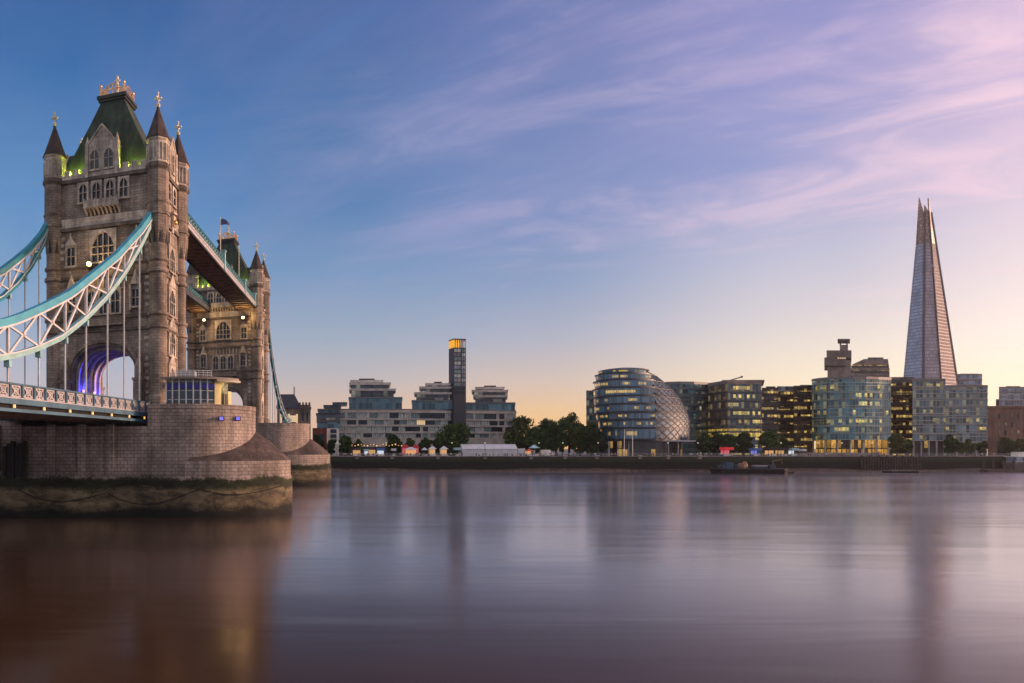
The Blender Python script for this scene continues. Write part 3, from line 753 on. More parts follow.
mb.build('cutwater_base', ST['pier'], pier, angle=30)
for sgn in (1, -1):
    mb = MB()
    # vertical collar of the cutwater then the curved hood rising to the drum
    half = [p for p in base if (p[0]-PC.x)*sgn >= PH-.4]
    half.sort(key=lambda p: math.atan2(p[1]-PC.y, (p[0]-(PC.x+sgn*(PH-3)))*sgn))
    for a, b_ in zip(half[:-1], half[1:]): mb.face([(*a, 5.75), (*b_, 5.75), (*b_, 8.0), (*a, 8.0)], 0)
    ap_ = Vector((PC.x+sgn*(PH+PR-.5), PC.y, 12.7))
    rows = 6
    grid = []
    for p in half:
        col_ = []
        for k in range(rows+1):
            f = k/rows
            q = Vector((p[0], p[1], 8.0)).lerp(ap_, f); q.z += .30*math.sin(math.pi*f)
            col_.append(tuple(q))
        grid.append(col_)
    d = 0
    for i in range(len(grid)-1):
        l = math.dist(half[i], half[i+1])
        for k in range(rows):
            mb.face([grid[i][k], grid[i+1][k], grid[i+1][k+1], grid[i][k+1]], 1, ((d, k*1.6), (d+l, k*1.6), (d+l, k*1.6+1.6), (d, k*1.6+1.6)))
        d += l
    mb.build('cutwater_hood', [ST['pier'], ST['hood']], pier, angle=40)
for x in (-47.5, -43.6, -40.4, -35.6, -31.2, -27.2):        # flat buttresses on the wall under the deck
    mb = MB(); mb.box(x-.55, x+.55, PC.y-PR-.55, PC.y-PR+.1, 5.76, 13.2); mb.build('buttress', ST['pier'], pier)
mb = MB(); mb.box(-49, -24, PC.y-PR-.35, PC.y-PR+.2, 5.752, 6.5); mb.build('plinth', ST['pier'], pier)
pier2 = copy_tree(pier); pier2.location = Vector((PC.x, PC.y, 0))+OFF+Vector((-.6,0,0))
tag(pier2, 'farther rounded granite bridge pier, partly behind the nearer one', 'bridge pier', 'bridge piers')
# mooring chains sagging on the base
def sag_chain(px0, px1, pys, label):
    Y = PC.y-PR-1.3
    pts = []
    for i in range(19):
        f = i/18; px = px0+(px1-px0)*f
        x = (px-VX)/F*Y; z = Zp(pys[0]+(pys[1]-pys[0])*f, Y)-(1.1+.8*((px1*7) % 3)/2)*math.sin(math.pi*f**.85)
        dx = max(0, x-(PC.x+PH)); y = PC.y-(PR+1.3)*math.sqrt(max(.05, 1-min(1, dx/15.6)**2))
        pts.append((x*y/Y if dx > 0 else x, y-.05, z))
    mb = MB(); mb.tube(pts, .065, 5)
    tag(mb.build('mooring_chain', ST['iron'], origin=pts[0]), label, 'chain', 'mooring chains on the pier base')
sag_chain(196, 282, (487, 488), 'rusty chain sagging across the rounded end of the pier base')
sag_chain(108, 200, (493, 488), 'rusty chain sagging on the pier base left of the rounded end')
sag_chain(18, 106, (489, 493), 'rusty chain sagging on the pier base under the deck')
# black panel of upright boards, uneven at top and foot
Y = PC.y-PR-.9
fx0, fx1 = (3-VX)/F*Y, (27-VX)/F*Y
fd = thing('dark_panel', 'black uneven-edged panel against the pier wall under the deck', 'fender', ((fx0+fx1)/2, Y, Zp(476, Y)))
for i in range(6):
    x = fx0+(fx1-fx0)*i/6
    mb = MB(); mb.box(x+.02, x+(fx1-fx0)/6-.02, Y-.25+.05*(i % 2), Y+.3, Zp(476, Y)-.2*(i % 3), Zp(446, Y)+.35*((i*7) % 3)); mb.build('timber', ST['iron'], fd)
# blue marker lights on the piers
for px, py, Y, lb in ((221.5, 418.5, 100.0, 'left blue marker light on the nearer drum pier'), (238, 418.5, 101.9, 'right blue marker light on the nearer drum pier'), (292, 433, 178.6, 'blue marker light on the farther pier')):
    x, y = P(px, Y); z = Zp(py, Y)
    o = thing('marker_light', lb, 'marker light', (x, y, z), 'blue marker lights on the piers')
    k_ = Y/100
    mb = MB(); mb.box(x-.26*k_, x+.26*k_, y-.25, y-.12, z-.24*k_, z+.24*k_); mb.build('lens', ST['bluemark'], o)
    mb = MB(); mb.box(x-.32*k_, x+.32*k_, y-.12, y+1.2, z-.30*k_, z+.30*k_); mb.build('housing', ST['iron'], o)

# ------------------------------------------------------------------ control cabin on the near pier
DX, DY = PC.x+PH, PC.y
def arc(r, a0, a1, n): return [(DX+r*math.cos(R(a0+(a1-a0)*i/n)), DY+r*math.sin(R(a0+(a1-a0)*i/n))) for i in range(n+1)]
cab = thing('control_cabin', 'curved glass cabin with a deep blue band, on top of the nearer pier', 'cabin', (DX, DY-4, TZ))
def ringwall(r, th, a0, a1, z0, z1, n): return MB().prism(arc(r, a0, a1, n)+arc(r-th, a1, a0, n), z0, z1)
cabglass = curtain('cabin_glass', (.035,.05,.07), 1.1, 1.3, .16, (1.0,.85,.6), .8, (.45,.45,.46), .08, .2, .07, .07)
for i in range(7):
    a0 = -113+i*51/7
    ringwall(8.0, .15, a0, a0+51/7-.1, TZ+.3, 19.75, 3).build('window', cabglass, cab)
    x, y = arc(8.12, a0, a0, 1)[0]
    MB().box(x-.09, x+.09, y-.09, y+.09, TZ, 19.9).build('post', ST['paintwhite'], cab)
ringwall(8.14, .3, -113, -61.6, 18.55, 19.25, 14).build('fascia_band', ST['blueband'], cab)
ringwall(8.2, .5, -113, -61.6, TZ, TZ+.32, 14).build('plinth', ST['band'], cab)
ringwall(8.1, .3, -61.5, -54, TZ, 19.8, 4).build('end_wall', ST['cream'], cab)
ringwall(7.0, .3, -54, -38, TZ, 19.6, 4).build('entrance_glass', curtain('entrance_glass', (.05,.05,.04), 1.2, 1.8, .4, (1.0,.8,.3), .5, (.25,.23,.2), .6, .2, .08, .08, spec=.2), cab)
ringwall(7.9, .3, -44, -39.5, TZ, 18.3, 3).build('screen_wall', ST['cream'], cab)
MB().prism(arc(9.0, -116, -36, 18)+arc(1.5, -36, -116, 4), 19.9, 20.2).build('roof', plain('cabin_roof', (.22,.18,.15), .6), cab)
MB().prism(arc(9.3, -62, -36, 10)+arc(6.0, -36, -62, 4), 19.55, 19.85).build('canopy', plain('canopy_metal', (.30,.24,.19), .5), cab)
mb = MB()
for a in range(-108, -62, 5):
    x, y = arc(7.4, a, a, 1)[0]; mb.bar((x,y,20.2), (x,y,21.25), .07, .07)
for z in (20.6, 20.95, 21.25):
    q = arc(7.4, -108, -63, 12)
    for a, b_ in zip(q[:-1], q[1:]): mb.bar((*a,z), (*b_,z), .07, .07)
mb.build('roof_railing', ST['paintwhite'], cab)
MB().box(-18.3, -15.6, 102.4, 104.2, 20.2, 21.3).build('roof_plant', plain('plant_box', (.4,.38,.36), .6), cab)
ringwall(7.3, .1, -104, -70, TZ+.5, 17.2, 8).build('desk', ST['paintwhite'], cab)
point_light('cabin_glow', (-10.6, 101.9, 18.6), (1.0,.75,.3), 60, .2, cab)

# ------------------------------------------------------------------ side span deck and chains
SB = .246
def span(Y, off=0.0):            # west edge of the deck; off moves across the deck to the east
    x = -48.4+SB*Y; return (x-off*.95, Y+off*.30)
def pxY(px, a=-48.4, b_=SB): return a/((px-VX)/F-b_)
YE, YS = 105.2, 22.0
deck = thing('bridge_deck', 'blue painted road deck of the suspended span left of the tower', 'bridge deck', (*span(70, 9), 13.5))
DW = 17.0
e0, e1, e2, e3 = span(YS), span(YE), span(YE-1.5, DW), span(YS, DW)
MB().prism([e0, e1, e2, e3], 14.85, 15.25).build('roadway', ST['asphalt'], deck)
def along(y0, y1, off, w_, z0, z1, mt, name, par=deck):
    a, b_ = span(y0, off), span(y1, off); d = Vector((SB, 1)).normalized(); nrm = Vector((d.y, -d.x))*w_/2
    return MB().prism([(a[0]-nrm.x, a[1]-nrm.y), (a[0]+nrm.x, a[1]+nrm.y), (b_[0]+nrm.x, b_[1]+nrm.y), (b_[0]-nrm.x, b_[1]-nrm.y)], z0, z1).build(name, mt, par)
for off in (0.0, DW):
    along(YS, YE, off, .9, 14.52, 15.12, ST['deckblue'], 'upper_flange')
    along(YS, YE, off+.2, .25, 14.063, 14.517, ST['iron'], 'girder_web')
    along(YS, YE, off, .9, 13.70, 14.06, ST['deckblue'], 'lower_flange')
    along(YS, YE, off-.05, .86, 15.123, 15.24, ST['deckrail'], 'kerb_moulding')
    along(YS, YE, off, .42, 16.62, 16.80, ST['deckblue'], 'handrail')
ys = [YS+2.02*i for i in range(42) if YS+2.02*i < YE]
for i, (y0, y1) in enumerate(zip(ys[:-1], ys[1:])):
    d = Vector((SB, 1)).normalized()
    a, b_ = Vector(span(y0+.22)), Vector(span(y1-.22)); nrm = Vector((d.y, -d.x))
    mb = MB()
    def pp(f, z, o=0.0): q = a.lerp(b_, f)+nrm*o; return (q.x, q.y, z)
    for z in (15.38, 16.5): mb.bar(pp(0, z, .02), pp(1, z, .02), .10, .14)
    for f in (0.04, .96): mb.bar(pp(f, 15.3, .02), pp(f, 16.55, .02), .12, .12)
    mb.bar(pp(0, 15.35, .03), pp(1, 16.52, .03), .06, .17); mb.bar(pp(1, 15.35, .05), pp(0, 16.52, .05), .06, .17)
    for k in range(8):
        a0, a1 = 2*math.pi*k/8, 2*math.pi*(k+1)/8
        mb.bar(pp(.5+.20*math.cos(a0), 15.94+.34*math.sin(a0), .06), pp(.5+.20*math.cos(a1), 15.94+.34*math.sin(a1), .06), .07, .15)
    pnl = mb.build('railing_panel', ST['deckrail'], deck)
    MB().bar(pp(0,15.94,-.1), pp(1,15.94,-.1), .06, 1.15).build('backing', plain('railing_backing', (.26,.26,.27), .6) if i == 0 else bpy.data.materials['railing_backing'], pnl)
    q = Vector(span(y0)); MB().box(q.x-.16, q.x+.2, q.y-.2, q.y+.2, 15.22, 16.75).build('railing_post', ST['deckblue'], deck)
for i in range(int((YE-YS)/2.6)):           # cross girders and stringers underneath
    y0 = YS+1+i*2.6; a, b_ = span(y0, .3), span(y0, DW-.3)
    MB().bar((*a,14.35), (*b_,14.35), .35, .95).build('cross_girder', ST['brownsteel'], deck)
for off in (3.2, 6.2, 9.2, 12.2): along(YS, YE-.5, off, .3, 14.25, 14.84, ST['brownsteel'], 'stringer')
for px, py in ((12,406), (42,408.3), (68,410.2), (90.6,412), (109.8,413.6), (127.5,415.4), (142.6,417)):
    Y = pxY(px); x, y = span(Y, -.32); z = 14.33
    MB().box(x-.1, x+.08, y-.13, y+.13, z-.2, z+.16).build('deck_lamp', ST['lampsmall'], deck)

nodes_px = [157.8, 139.4, 124, 107.4, 86, 65, 38.7, 7.7]
topt = [(156.7,203.5), (141,226), (116,253), (95,270), (70,290), (42,304), (17.6,314.4), (0,319.5)]
bott = [(155,216), (141,246), (123,277), (105.6,300), (84.5,321.5), (60,341), (35,352.5), (17.6,358), (0,361.5)]
def interp(tab, x):
    tab = sorted(tab)
    if x <= tab[0][0]: return tab[0][1]
    for (a, za), (b_, zb) in zip(tab[:-1], tab[1:]):
        if x <= b_: return za+(zb-za)*(x-a)/(b_-a)
    return tab[-1][1]
def chain_profile():
    tt, bb = [], []
    for tab, out in ((topt, tt), (bott, bb)):
        for px, py in tab: Y = pxY(px); out.append((Y, Zp(py, Y)))
    tt += [(66.8,22.1), (61.3,21.0), (55.7,20.5), (48,20.6), (40,21.4), (22,24.5)]; bb += [(66.8,17.95), (61.3,17.6), (55.7,17.7), (48,18.2), (40,19.2), (22,23)]
    return tt, bb
CT, CB = chain_profile()
def chain(name, label, ylist, place, top, bot, group, deckz, tcol, bcol, hang=True):
    a = place(ylist[0]); c = thing(name, label, 'suspension chain', (a[0], a[1], bot(ylist[0])), group)
    fine = [ylist[0]+(ylist[-1]-ylist[0])*i/60 for i in range(61)]
    def poly(fn, w_, h, dz, mt, nm, sx=0.0):
        mb = MB()
        for p, q in zip(fine[:-1], fine[1:]):
            u, v = place(p), place(q); mb.bar((u[0]+sx, u[1], fn(p)+dz), (v[0]+sx, v[1], fn(q)+dz), w_, h)
        return mb.build(nm, mt, c)
    poly(top, .7, .84, -.42, tcol, 'top_chord'); poly(top, .26, .2, -.84, ST['paintwhite'], 'white_flange', .36)
    poly(bot, .6, .62, .38, bcol, 'bottom_chord'); poly(bot, .2, .12, .68, ST['paintwhite'], 'white_flange', .26)
    for i, (y0, y1) in enumerate(zip(ylist[:-1], ylist[1:])):
        p0, p1 = place(y0), place(y1)
        if top(y1)-bot(y1) > .9:
            MB().bar((*p1, bot(y1)+.2), (*p1, top(y1)-.5), .27, .27).build('vertical', ST['paintwhite'], c)
            mb = MB(); mb.bar((*p0, top(y0)-.8), (*p1, bot(y1)+.5), .24, .24); mb.bar((*p0, bot(y0)+.5), (*p1, top(y1)-.8), .21, .21)
            mx_ = ((p0[0]+p1[0])/2, (p0[1]+p1[1])/2); mb.ball((*mx_, (top(y0)+bot(y1)+top(y1)+bot(y0))/4-.1), .30, 6)
            mb.build('cross_brace', ST['paintwhite'], c)
        if hang and bot(y1) > deckz+.8:
            MB().bar((*p1, deckz), (*p1, bot(y1)), .17, .17).build('hanger', ST['paintwhite'], c)
            mb = MB(); mb.box(p1[0]-.3, p1[0]+.3, p1[1]-.3, p1[1]+.3, bot(y1)-.75, bot(y1)-.02); mb.build('hanger_clamp', ST['paintpale'] if hang else tcol, c)
    return c
YN = [pxY(p) for p in nodes_px]+[66.8, 61.3, 55.7, 48, 40, 31, 22]
chain('suspension_chain', 'near light-blue braced suspension chain sweeping down from the right turret', YN, lambda Y: span(Y), lambda Y: interp(CT, Y), lambda Y: interp(CB, Y), 'suspension chains', 15.2, ST['paintblue'], ST['paintpale'])
# east chain, hung from the other front turret
ET = [(112.2,47.4), (109.5,44.1), (106,41.0), (102,38.1), (98,35.4), (90,31.4), (80,27.5), (70,24.5), (60,22.5), (50,21), (35,21.5)]
EB = [(112.2,45.6), (109.5,41.4), (106,37.3), (102,33.7), (98,30.8), (90,26.8), (80,22.6), (70,19.9), (60,18.4), (50,17.8), (35,19)]
chain('suspension_chain', 'teal suspension chain on the far side of the deck, from the left turret', [112.2, 108.6, 104.4, 100, 95.5, 91, 86, 80, 74, 67, 60, 52, 44, 35], lambda Y: (-40.7+.12*(Y-112.2), Y), lambda Y: interp(ET, Y), lambda Y: interp(EB, Y), 'suspension chains', 15.2, ST['paintteal'], ST['paintteal'])
# chains of the span beyond the far tower
def farplace(x0, y0): return lambda Y: (x0+.085*(Y-y0), Y)
FT = [(197.5,46.5), (205,39.5), (215,32.5), (228,26.4), (242,22.6), (256,20.8), (266,20.6)]
FB = [(197.5,44.8), (205,36.8), (215,29.0), (228,22.6), (242,19.4), (256,18.4), (266,19.2)]
chain('suspension_chain', 'teal suspension chain falling behind the farther tower to the south bank', [197.5, 203, 209, 215, 221, 228, 235, 242, 249, 256, 266], farplace(-9.3, 197.5), lambda Y: interp(FT, Y), lambda Y: interp(FB, Y), 'suspension chains', 15.2, ST['paintteal'], ST['paintteal'])
def fd_(Y, off): return (-9.3+.085*(Y-197.5)-off, Y)
fdk = thing('bridge_deck', 'teal road deck beyond the farther pier, reaching the south bank', 'bridge deck', (*fd_(230, 8), 13.5))
MB().prism([fd_(197,0), fd_(283,0), fd_(283,16), fd_(197,16)], 14.0, 15.3).build('roadway', ST['asphalt'], fdk)
for off in (-.2, 16.2):
    MB().bar((*fd_(197,off),14.9), (*fd_(283,off),14.9), .3, 1.0).build('girder', ST['paintteal'], fdk)
    MB().bar((*fd_(197,off),16.4), (*fd_(283,off),16.4), .2, .2).build('handrail', ST['paintpale'], fdk)
    for i in range(18):
        MB().bar((*fd_(198+i*4.9,off),15.4), (*fd_(198+i*4.9,off),16.3), .5, .15).build('railing_post', ST['paintteal'], fdk)
# opening span between the towers
bs = thing('bascule_span', 'opening road span between the two bridge towers', 'bridge span', (-23, 150, 13))
q0, q1, q2, q3 = (-24, 116.5), (-14.6, 180), (-29, 186), (-36.5, 122)
MB().prism([q0, q1, q2, q3], 14.6, 15.3).build('roadway', ST['asphalt'], bs)
for a, b_ in ((q0, q1), (q3, q2)):
    MB().bar((*a,14.1), (*b_,14.1), .4, 1.1).build('girder', ST['deckblue'], bs); MB().bar((*a,15.9), (*b_,15.9), .2, 1.1).build('railing', ST['paintteal'], bs)

# ------------------------------------------------------------------ high-level walkways
def walkway(a, b_, wd, label, extra=()):
    a = Vector(a); b_ = Vector(b_); d = (b_-a).normalized(); nr = Vector((-d.y, d.x)); ln = (b_-a).length     # nr points to the left
    o = thing('high_walkway', label, 'walkway', (*((a+b_)/2+nr*wd/2), 46.8), 'high-level walkways')
    def q(s_, off, z): v = a+d*s_+nr*off; return (v.x, v.y, z)
    XF = lambda x, y, z: q(x, y, z)
    MB(XF).box(0, ln, .25, wd-.25, 46.8, 47.1).build('floor', ST['brownsteel'], o)
    for i in range(int(ln/2.4)):
        MB(XF).box(1+i*2.4, 1.3+i*2.4, .3, wd-.3, 46.55, 46.8).build('floor_beam', ST['brownsteel'], o)
    for k, off in enumerate((0, wd)):
        s0 = -1 if k == 0 else 1
        f = MB(XF); f.box(0, ln, off-.18, off+.18, 46.55, 47.0); f.build('bottom_flange', ST['iron'], o)
        f = MB(XF); f.box(0, ln, off-.14, off+.14, 47.003, 47.75); f.build('side_girder', ST['deckrail'], o)
        f = MB(XF); f.box(0, ln, off-.25, off+.25, 47.753, 47.95); f.build('ledge', ST['paintwhite'], o)
        f = MB(XF); n_ = int(ln/1.6)
        for i in range(n_):
            x0 = i*ln/n_; f.box(x0-.07, x0+.07, off-.1, off+.1, 47.95, 49.1)
            f.bar((x0,off+.07*s0,47.95), (x0+ln/n_,off+.07*s0,49.1), .06, .10); f.bar((x0,off+.10*s0,49.1), (x0+ln/n_,off+.10*s0,47.95), .06, .10)
        f.build('lattice', ST['paintpale'], o)
        f = MB(XF); f.box(0, ln, off-.03, off+.03, 47.95, 49.1); f.build('glazing', ST['pane'], o)
        f = MB(XF); f.box(0, ln, off-.2, off+.2, 49.1, 49.35); f.build('top_flange', ST['paintteal'], o)
    MB(XF).prism([(0,-.3), (ln,-.3), (ln,wd+.3), (0,wd+.3)], 49.353, 49.75, 0, True, [(0,.8), (ln,.8), (ln,wd-.8), (0,wd-.8)]).build('roof', ST['lead'], o)
    for s_, h in extra:
        f = MB(XF); f.box(s_-.45, s_+.45, -.35, .45, 46.9, 49.4+h); f.box(s_-.6, s_+.6, -.5, .6, 49.4+h, 49.7+h); f.build('pylon', ST['paintpale'], o)
    return o
walkway((-19.1, 115.5), (-11.5, 185.0), 5.2, 'nearer high walkway with pale lattice sides joining the two towers', ((29, 1.4), (52, .9), (66, .7)))
walkway((-33.4, 122.0), (-24.6, 189.5), 5.0, 'farther high walkway seen under the nearer one')
# flagpoles on the nearer walkway
def flagpole(px, Y, py_top, z0, label, flag):
    x, y = P(px, Y); zt = Zp(py_top, Y)
    o = thing('flagpole', label, 'flagpole', (x, y, z0))
    MB().tube([(x,y,z0), (x,y,zt)], [.12,.07], 6).build('pole', ST['finial'], o)
    if flag:
        mb = MB(); n_ = 8
        for i in range(n_):
            a, c = i/n_, (i+1)/n_
            def wv(f): return (x+.1+1.9*f, y+.25*math.sin(f*7), zt-.15-.8*f+.15*math.sin(f*5))
            p, r_ = wv(a), wv(c)
            mb.face([p, r_, (r_[0], r_[1], r_[2]-1.5+.9*c), (p[0], p[1], p[2]-1.5+.9*a)])
        mb.build('flag', plain('dark_blue_flag', (.10,.10,.22), .8), o)
flagpole(220.5, 150, 217.5, 49.6, 'flagpole flying a dark flag above the walkway', True)
flagpole(239, 168, 245, 49.6, 'bare slim pole on the walkway near the farther tower', False)

# ------------------------------------------------------------------ far bank: helpers for buildings
GZ = 5.9
MAT = {}
MAT['stone'] = plain('pale_facade_stone', (.44,.385,.335), .85, 0, .2, .3)
MAT['slab'] = plain('white_terrace_slab', (.80,.72,.66), .7, 0, .2, .4)
MAT['concrete'] = plain('weathered_concrete', (.16,.125,.11), .85, 0, .3, .2)
MAT['concrete2'] = plain('pale_weathered_concrete', (.24,.19,.165), .85, 0, .3, .2)
MAT['dark'] = plain('dark_cladding', (.030,.032,.045), .5)
MAT['roofgrey'] = plain('grey_roof_metal', (.17,.16,.16), .55)
MAT['steel'] = plain('pale_steel', (.42,.42,.42), .4, .3)
MAT['redbrick'] = masonry('red_brick', (.22,.055,.035), (.17,.045,.03), (.1,.06,.05), .8, .3, .4, .3)[0]
MAT['brownbrick'] = masonry('brown_brick', (.26,.135,.095), (.20,.11,.08), (.12,.08,.06), .8, .3, .4, .1)[0]
MAT['abut'] = masonry('abutment_stone', (.27,.20,.16), (.22,.165,.135), (.1,.08,.07), 1.4, .6, .5, .2)[0]
MAT['winpale'] = plain('pale_curtained_glass', (.42,.45,.42), .25, 0, .25, 1.2)
MAT['winteal'] = plain('grey_green_glass', (.17,.24,.24), .12, 0, .3, 1.2)
MAT['windark'] = plain('unlit_glass', (.02,.026,.032), .1, 0, .3, 1)
MAT['winlit'] = emit('lamplit_window', (1.0,.62,.22), .55)
MAT['bluecurtain'] = curtain('blue_terrace_glass', (.055,.13,.16), 1.6, 5.2, .06, (.9,.75,.5), .25, (.10,.12,.12), .1, .3, .06, .05)
MAT['terraceglass'] = curtain('terrace_windows', (.045,.055,.06), 2.2, 3.4, .25, (.9,.80,.62), .22, (.06,.06,.06), .15, .2, .12, .06)
MAT['egg'] = curtain('banded_glass_sky_tint', (.085,.175,.24), 1.25, 4.1, .32, (1.0,.62,.10), .9, (.03,.05,.07), .10, .92, .12, .03, spec=.7, tv=(.55,1.4), lb=(.3,.75))  # blue of the reflected sky is painted into the base colour
MAT['lattice'] = curtain('diagonal_lattice_glass', (.08,.125,.165), 1.9, 4.0, .14, (1.0,.70,.22), .5, (.03,.04,.05), .55, .7, .10, .20, tv=(.5,1.5), lb=(.3,.75), spec=.3)
MAT['tealglass'] = curtain('teal_office_glass', (.04,.10,.125), 1.5, 3.9, .05, (1.0,.85,.5), .4, (.09,.12,.13), .12, .5, .08, .22, dim=.35)
MAT['office'] = curtain('office_glass_lit_rooms', (.03,.07,.085), 1.5, 4.0, .42, (1.0,.70,.18), 1.1, (.07,.065,.06), .12, .6, .09, .16, lb=(.3,.8), dim=.14)
MAT['officewarm'] = curtain('bronze_office_glass', (.13,.095,.075), 1.8, 4.0, .10, (1.0,.70,.25), .5, (.08,.06,.05), .14, .7, .08, .18, dim=.25)
MAT['brownlit'] = curtain('brown_office_bands', (.035,.024,.02), 1.6, 3.9, .42, (1.0,.66,.18), 1.1, (.03,.02,.018), .25, .55, .16, .30, lb=(.3,.72), dim=.30)
MAT['greencurve'] = curtain('green_blue_curtain_wall', (.045,.125,.155), 1.5, 4.0, .24, (1.0,.76,.18), .95, (.17,.25,.24), .11, .50, .11, .10, tv=(.2,1.9), lb=(.3,.85), dim=.16)
MAT['greyglass'] = curtain('grey_green_curtain_wall', (.085,.125,.145), 1.6, 4.1, .22, (1.0,.74,.18), .85, (.20,.19,.17), .13, .42, .12, .12, tv=(.2,1.9), lb=(.3,.8), dim=.14)
MAT['newsglass'] = curtain('pale_blue_office_glass', (.16,.19,.25), 2.0, 3.8, .04, (1.0,.9,.7), .3, (.28,.26,.27), .12, .5, .1, .16)
MAT['shardblue'] = curtain('shard_glass_painted_unlit', (.26,.34,.49), 1.6, 3.9, .006, (1.0,.9,.75), .45, (.15,.185,.27), .3, .7, .06, .28, tv=(.75,1.25), spec=.5)  # same glass on every face; the unlit side's blue is painted in
MAT['shardpink'] = curtain('shard_glass_painted_pink_light', (.34,.29,.345), 1.6, 3.9, .006, (1.0,.9,.75), .5, (.20,.165,.19), .5, .6, .06, .28, tv=(.75,1.25), spec=.3)  # middle face: sunset pink painted into the glass colour
MAT['shardright'] = curtain('shard_glass_painted_sunset', (.20,.15,.17), 1.6, 3.9, .006, (1.0,.9,.75), .5, (.13,.095,.11), .75, .6, .06, .28, tv=(.75,1.25), spec=.08)  # right face: sunset tone painted in, with hardly any real reflection
MAT['shardtip'] = curtain('spire_framing_painted_sun', (.30,.16,.11), 2.2, 3.9, .10, (1.0,.75,.6), .25, (.13,.085,.075), .35, .0, .2, .25)  # sunlit orange of the open lattice painted into its colour
MAT['lobby'] = curtain('lit_ground_floor', (.05,.035,.02), 2.0, 4.5, .62, (1.0,.50,.08), .8, (.03,.02,.015), .3, .45, .16, .12)
MAT['lobbydim'] = curtain('dim_ground_floor', (.03,.028,.025), 2.4, 4.5, .28, (1.0,.58,.12), .6, (.03,.025,.02), .3, .5, .16, .12)

def offset(poly, d):
    cx = sum(p[0] for p in poly)/len(poly); cy = sum(p[1] for p in poly)/len(poly)
    out = []
    for p in poly:
        v = Vector((p[0]-cx, p[1]-cy)); l = v.length; out.append((cx+v.x*(l+d)/l, cy+v.y*(l+d)/l))
    return out
def front_box(px0, px1, Y, depth, Y1=None):
    a, b_ = P(px0, Y), P(px1, Y1 or Y)
    return [a, b_, P(px1-.15, (Y1 or Y)+depth), P(px0+.15, Y+depth)]
def floors(par, poly, z0, z1, n, glass, slab, sh=.5, lip=.3, roofm=None, par_h=.8):
    h = (z1-z0)/n
    for i in range(n):
        MB().prism(poly, z0+i*h+(sh if i else 0), z0+(i+1)*h).build('window_band', glass, par)
        if i: MB().prism(offset(poly, lip), z0+i*h+.002, z0+i*h+sh-.002).build('floor_slab', slab, par)
    MB().prism(offset(poly, lip), z1+.002, z1+par_h).build('roof', roofm or slab, par)

# ---- south abutment of the bridge
ab = thing('bridge_abutment', 'stone abutment lodge with dark roof and battlemented turret at the bridge end', 'abutment', (*P(292, 290), GZ))
q = lambda px, Y=288: P(px, Y)
x0, x1 = q(277)[0], q(300.5)[0]
zt = Zp(408, 288)
MB().box(x0, x1, 288, 300, 0.2, zt).build('wall', MAT['abut'], ab)
mb = MB(); zr = Zp(393.5, 288); mb.prism([(x0-.4,287.6),(x1+.4,287.6),(x1+.4,300.4),(x0-.4,300.4)], zt+.003, zr, 0, True, [(x0+.6,292),(x1-2.6,292),(x1-2.6,296),(x0+.6,296)]); rf_ = mb.build('roof', MAT['dark'], ab)
MB().box(x1-2.9, x1-2.5, 293.6, 294, zr, Zp(385.5,288)).build('roof_finial', ST['iron'], rf_)
tx0, tx1 = q(299.5)[0], q(310.6)[0]; tz = Zp(405, 288)
MB().box(tx0, tx1, 286.8, 292, .2, tz).build('turret', MAT['abut'], ab)
mb = MB(); mb.box(tx0-.3, tx1+.3, 286.5, 292.3, tz-1.6, tz-.9)
for i in range(4): mb.box(tx0-.2+i*1.32, tx0+.55+i*1.32, 286.6, 292.2, tz+.002, tz+1.0)
mb.build('battlements', MAT['abut'], ab)
for i, px in enumerate((280, 284, 288, 292, 296)):
    w0 = q(px)[0]; MB().box(w0, w0+.8, 287.9, 288.05, Zp(424,288), Zp(414,288)).build('window', MAT['windark'] if i % 2 else MAT['winlit'], ab)
for px in (302, 306.5):
    w0 = q(px)[0]; MB().box(w0, w0+.7, 286.7, 286.85, Zp(421,287), Zp(412,287)).build('window', MAT['windark'], ab)
x_, y_ = P(286, 286.6); kz = Zp(416.5, 286.6)
MB().box(P(286,286.6)[0], P(297,286.6)[0], 286.3, 287.9, Zp(422,287), Zp(415.5,287)).build('lit_kiosk', MAT['winlit'], ab)
mb = MB(); mb.box(P(310,290)[0], P(313.5,290)[0], 289, 296, .2, Zp(440,290)); mb.build('side_wall', MAT['abut'], ab)

# ---- low stepped flats
fl = thing('apartment_block', 'small stepped apartment block with a red brick base beside the abutment', 'building', (*P(326, 322), GZ))
MB().prism(front_box(312.5, 327, 318, 20), GZ, Zp(428,318)).build('brick_wing', MAT['redbrick'], fl)
for i, (a, b_) in enumerate(((314,318), (320,324))):
    MB().box(P(a,317.9)[0], P(b_,317.9)[0], 317.85, 318.05, Zp(442,318), Zp(434,318)).build('window', MAT['windark'], fl)
MB().prism(front_box(327.2, 339, 320, 18), GZ, Zp(428.5,320)).build('white_wing', MAT['slab'], fl)
for r_ in range(3):
    MB().box(P(330.5,319.8)[0], P(336.5,319.8)[0], 319.7, 320.1, Zp(443-r_*5,320), Zp(439.2-r_*5,320)).build('window', MAT['windark'], fl)
for i, (a, b_, y0, y1) in enumerate(((317,340,428,420.5), (316.5,340,420,413), (318,340,412.5,408.5), (324,341,408,404.5), (333,347,404,401.5))):
    zb, zt_ = Zp(y0, 325), Zp(y1, 325)
    MB().prism(front_box(a, b_, 325+i*1.2, 16), zb, zt_-.5).build('window_band', MAT['terraceglass'] if i % 2 else MAT['bluecurtain'], fl)
    MB().prism(front_box(a-.6, b_+.3, 324.4+i*1.2, 17), zt_-.497, zt_-.003).build('floor_slab', MAT['dark'] if i % 2 else MAT['concrete'], fl)

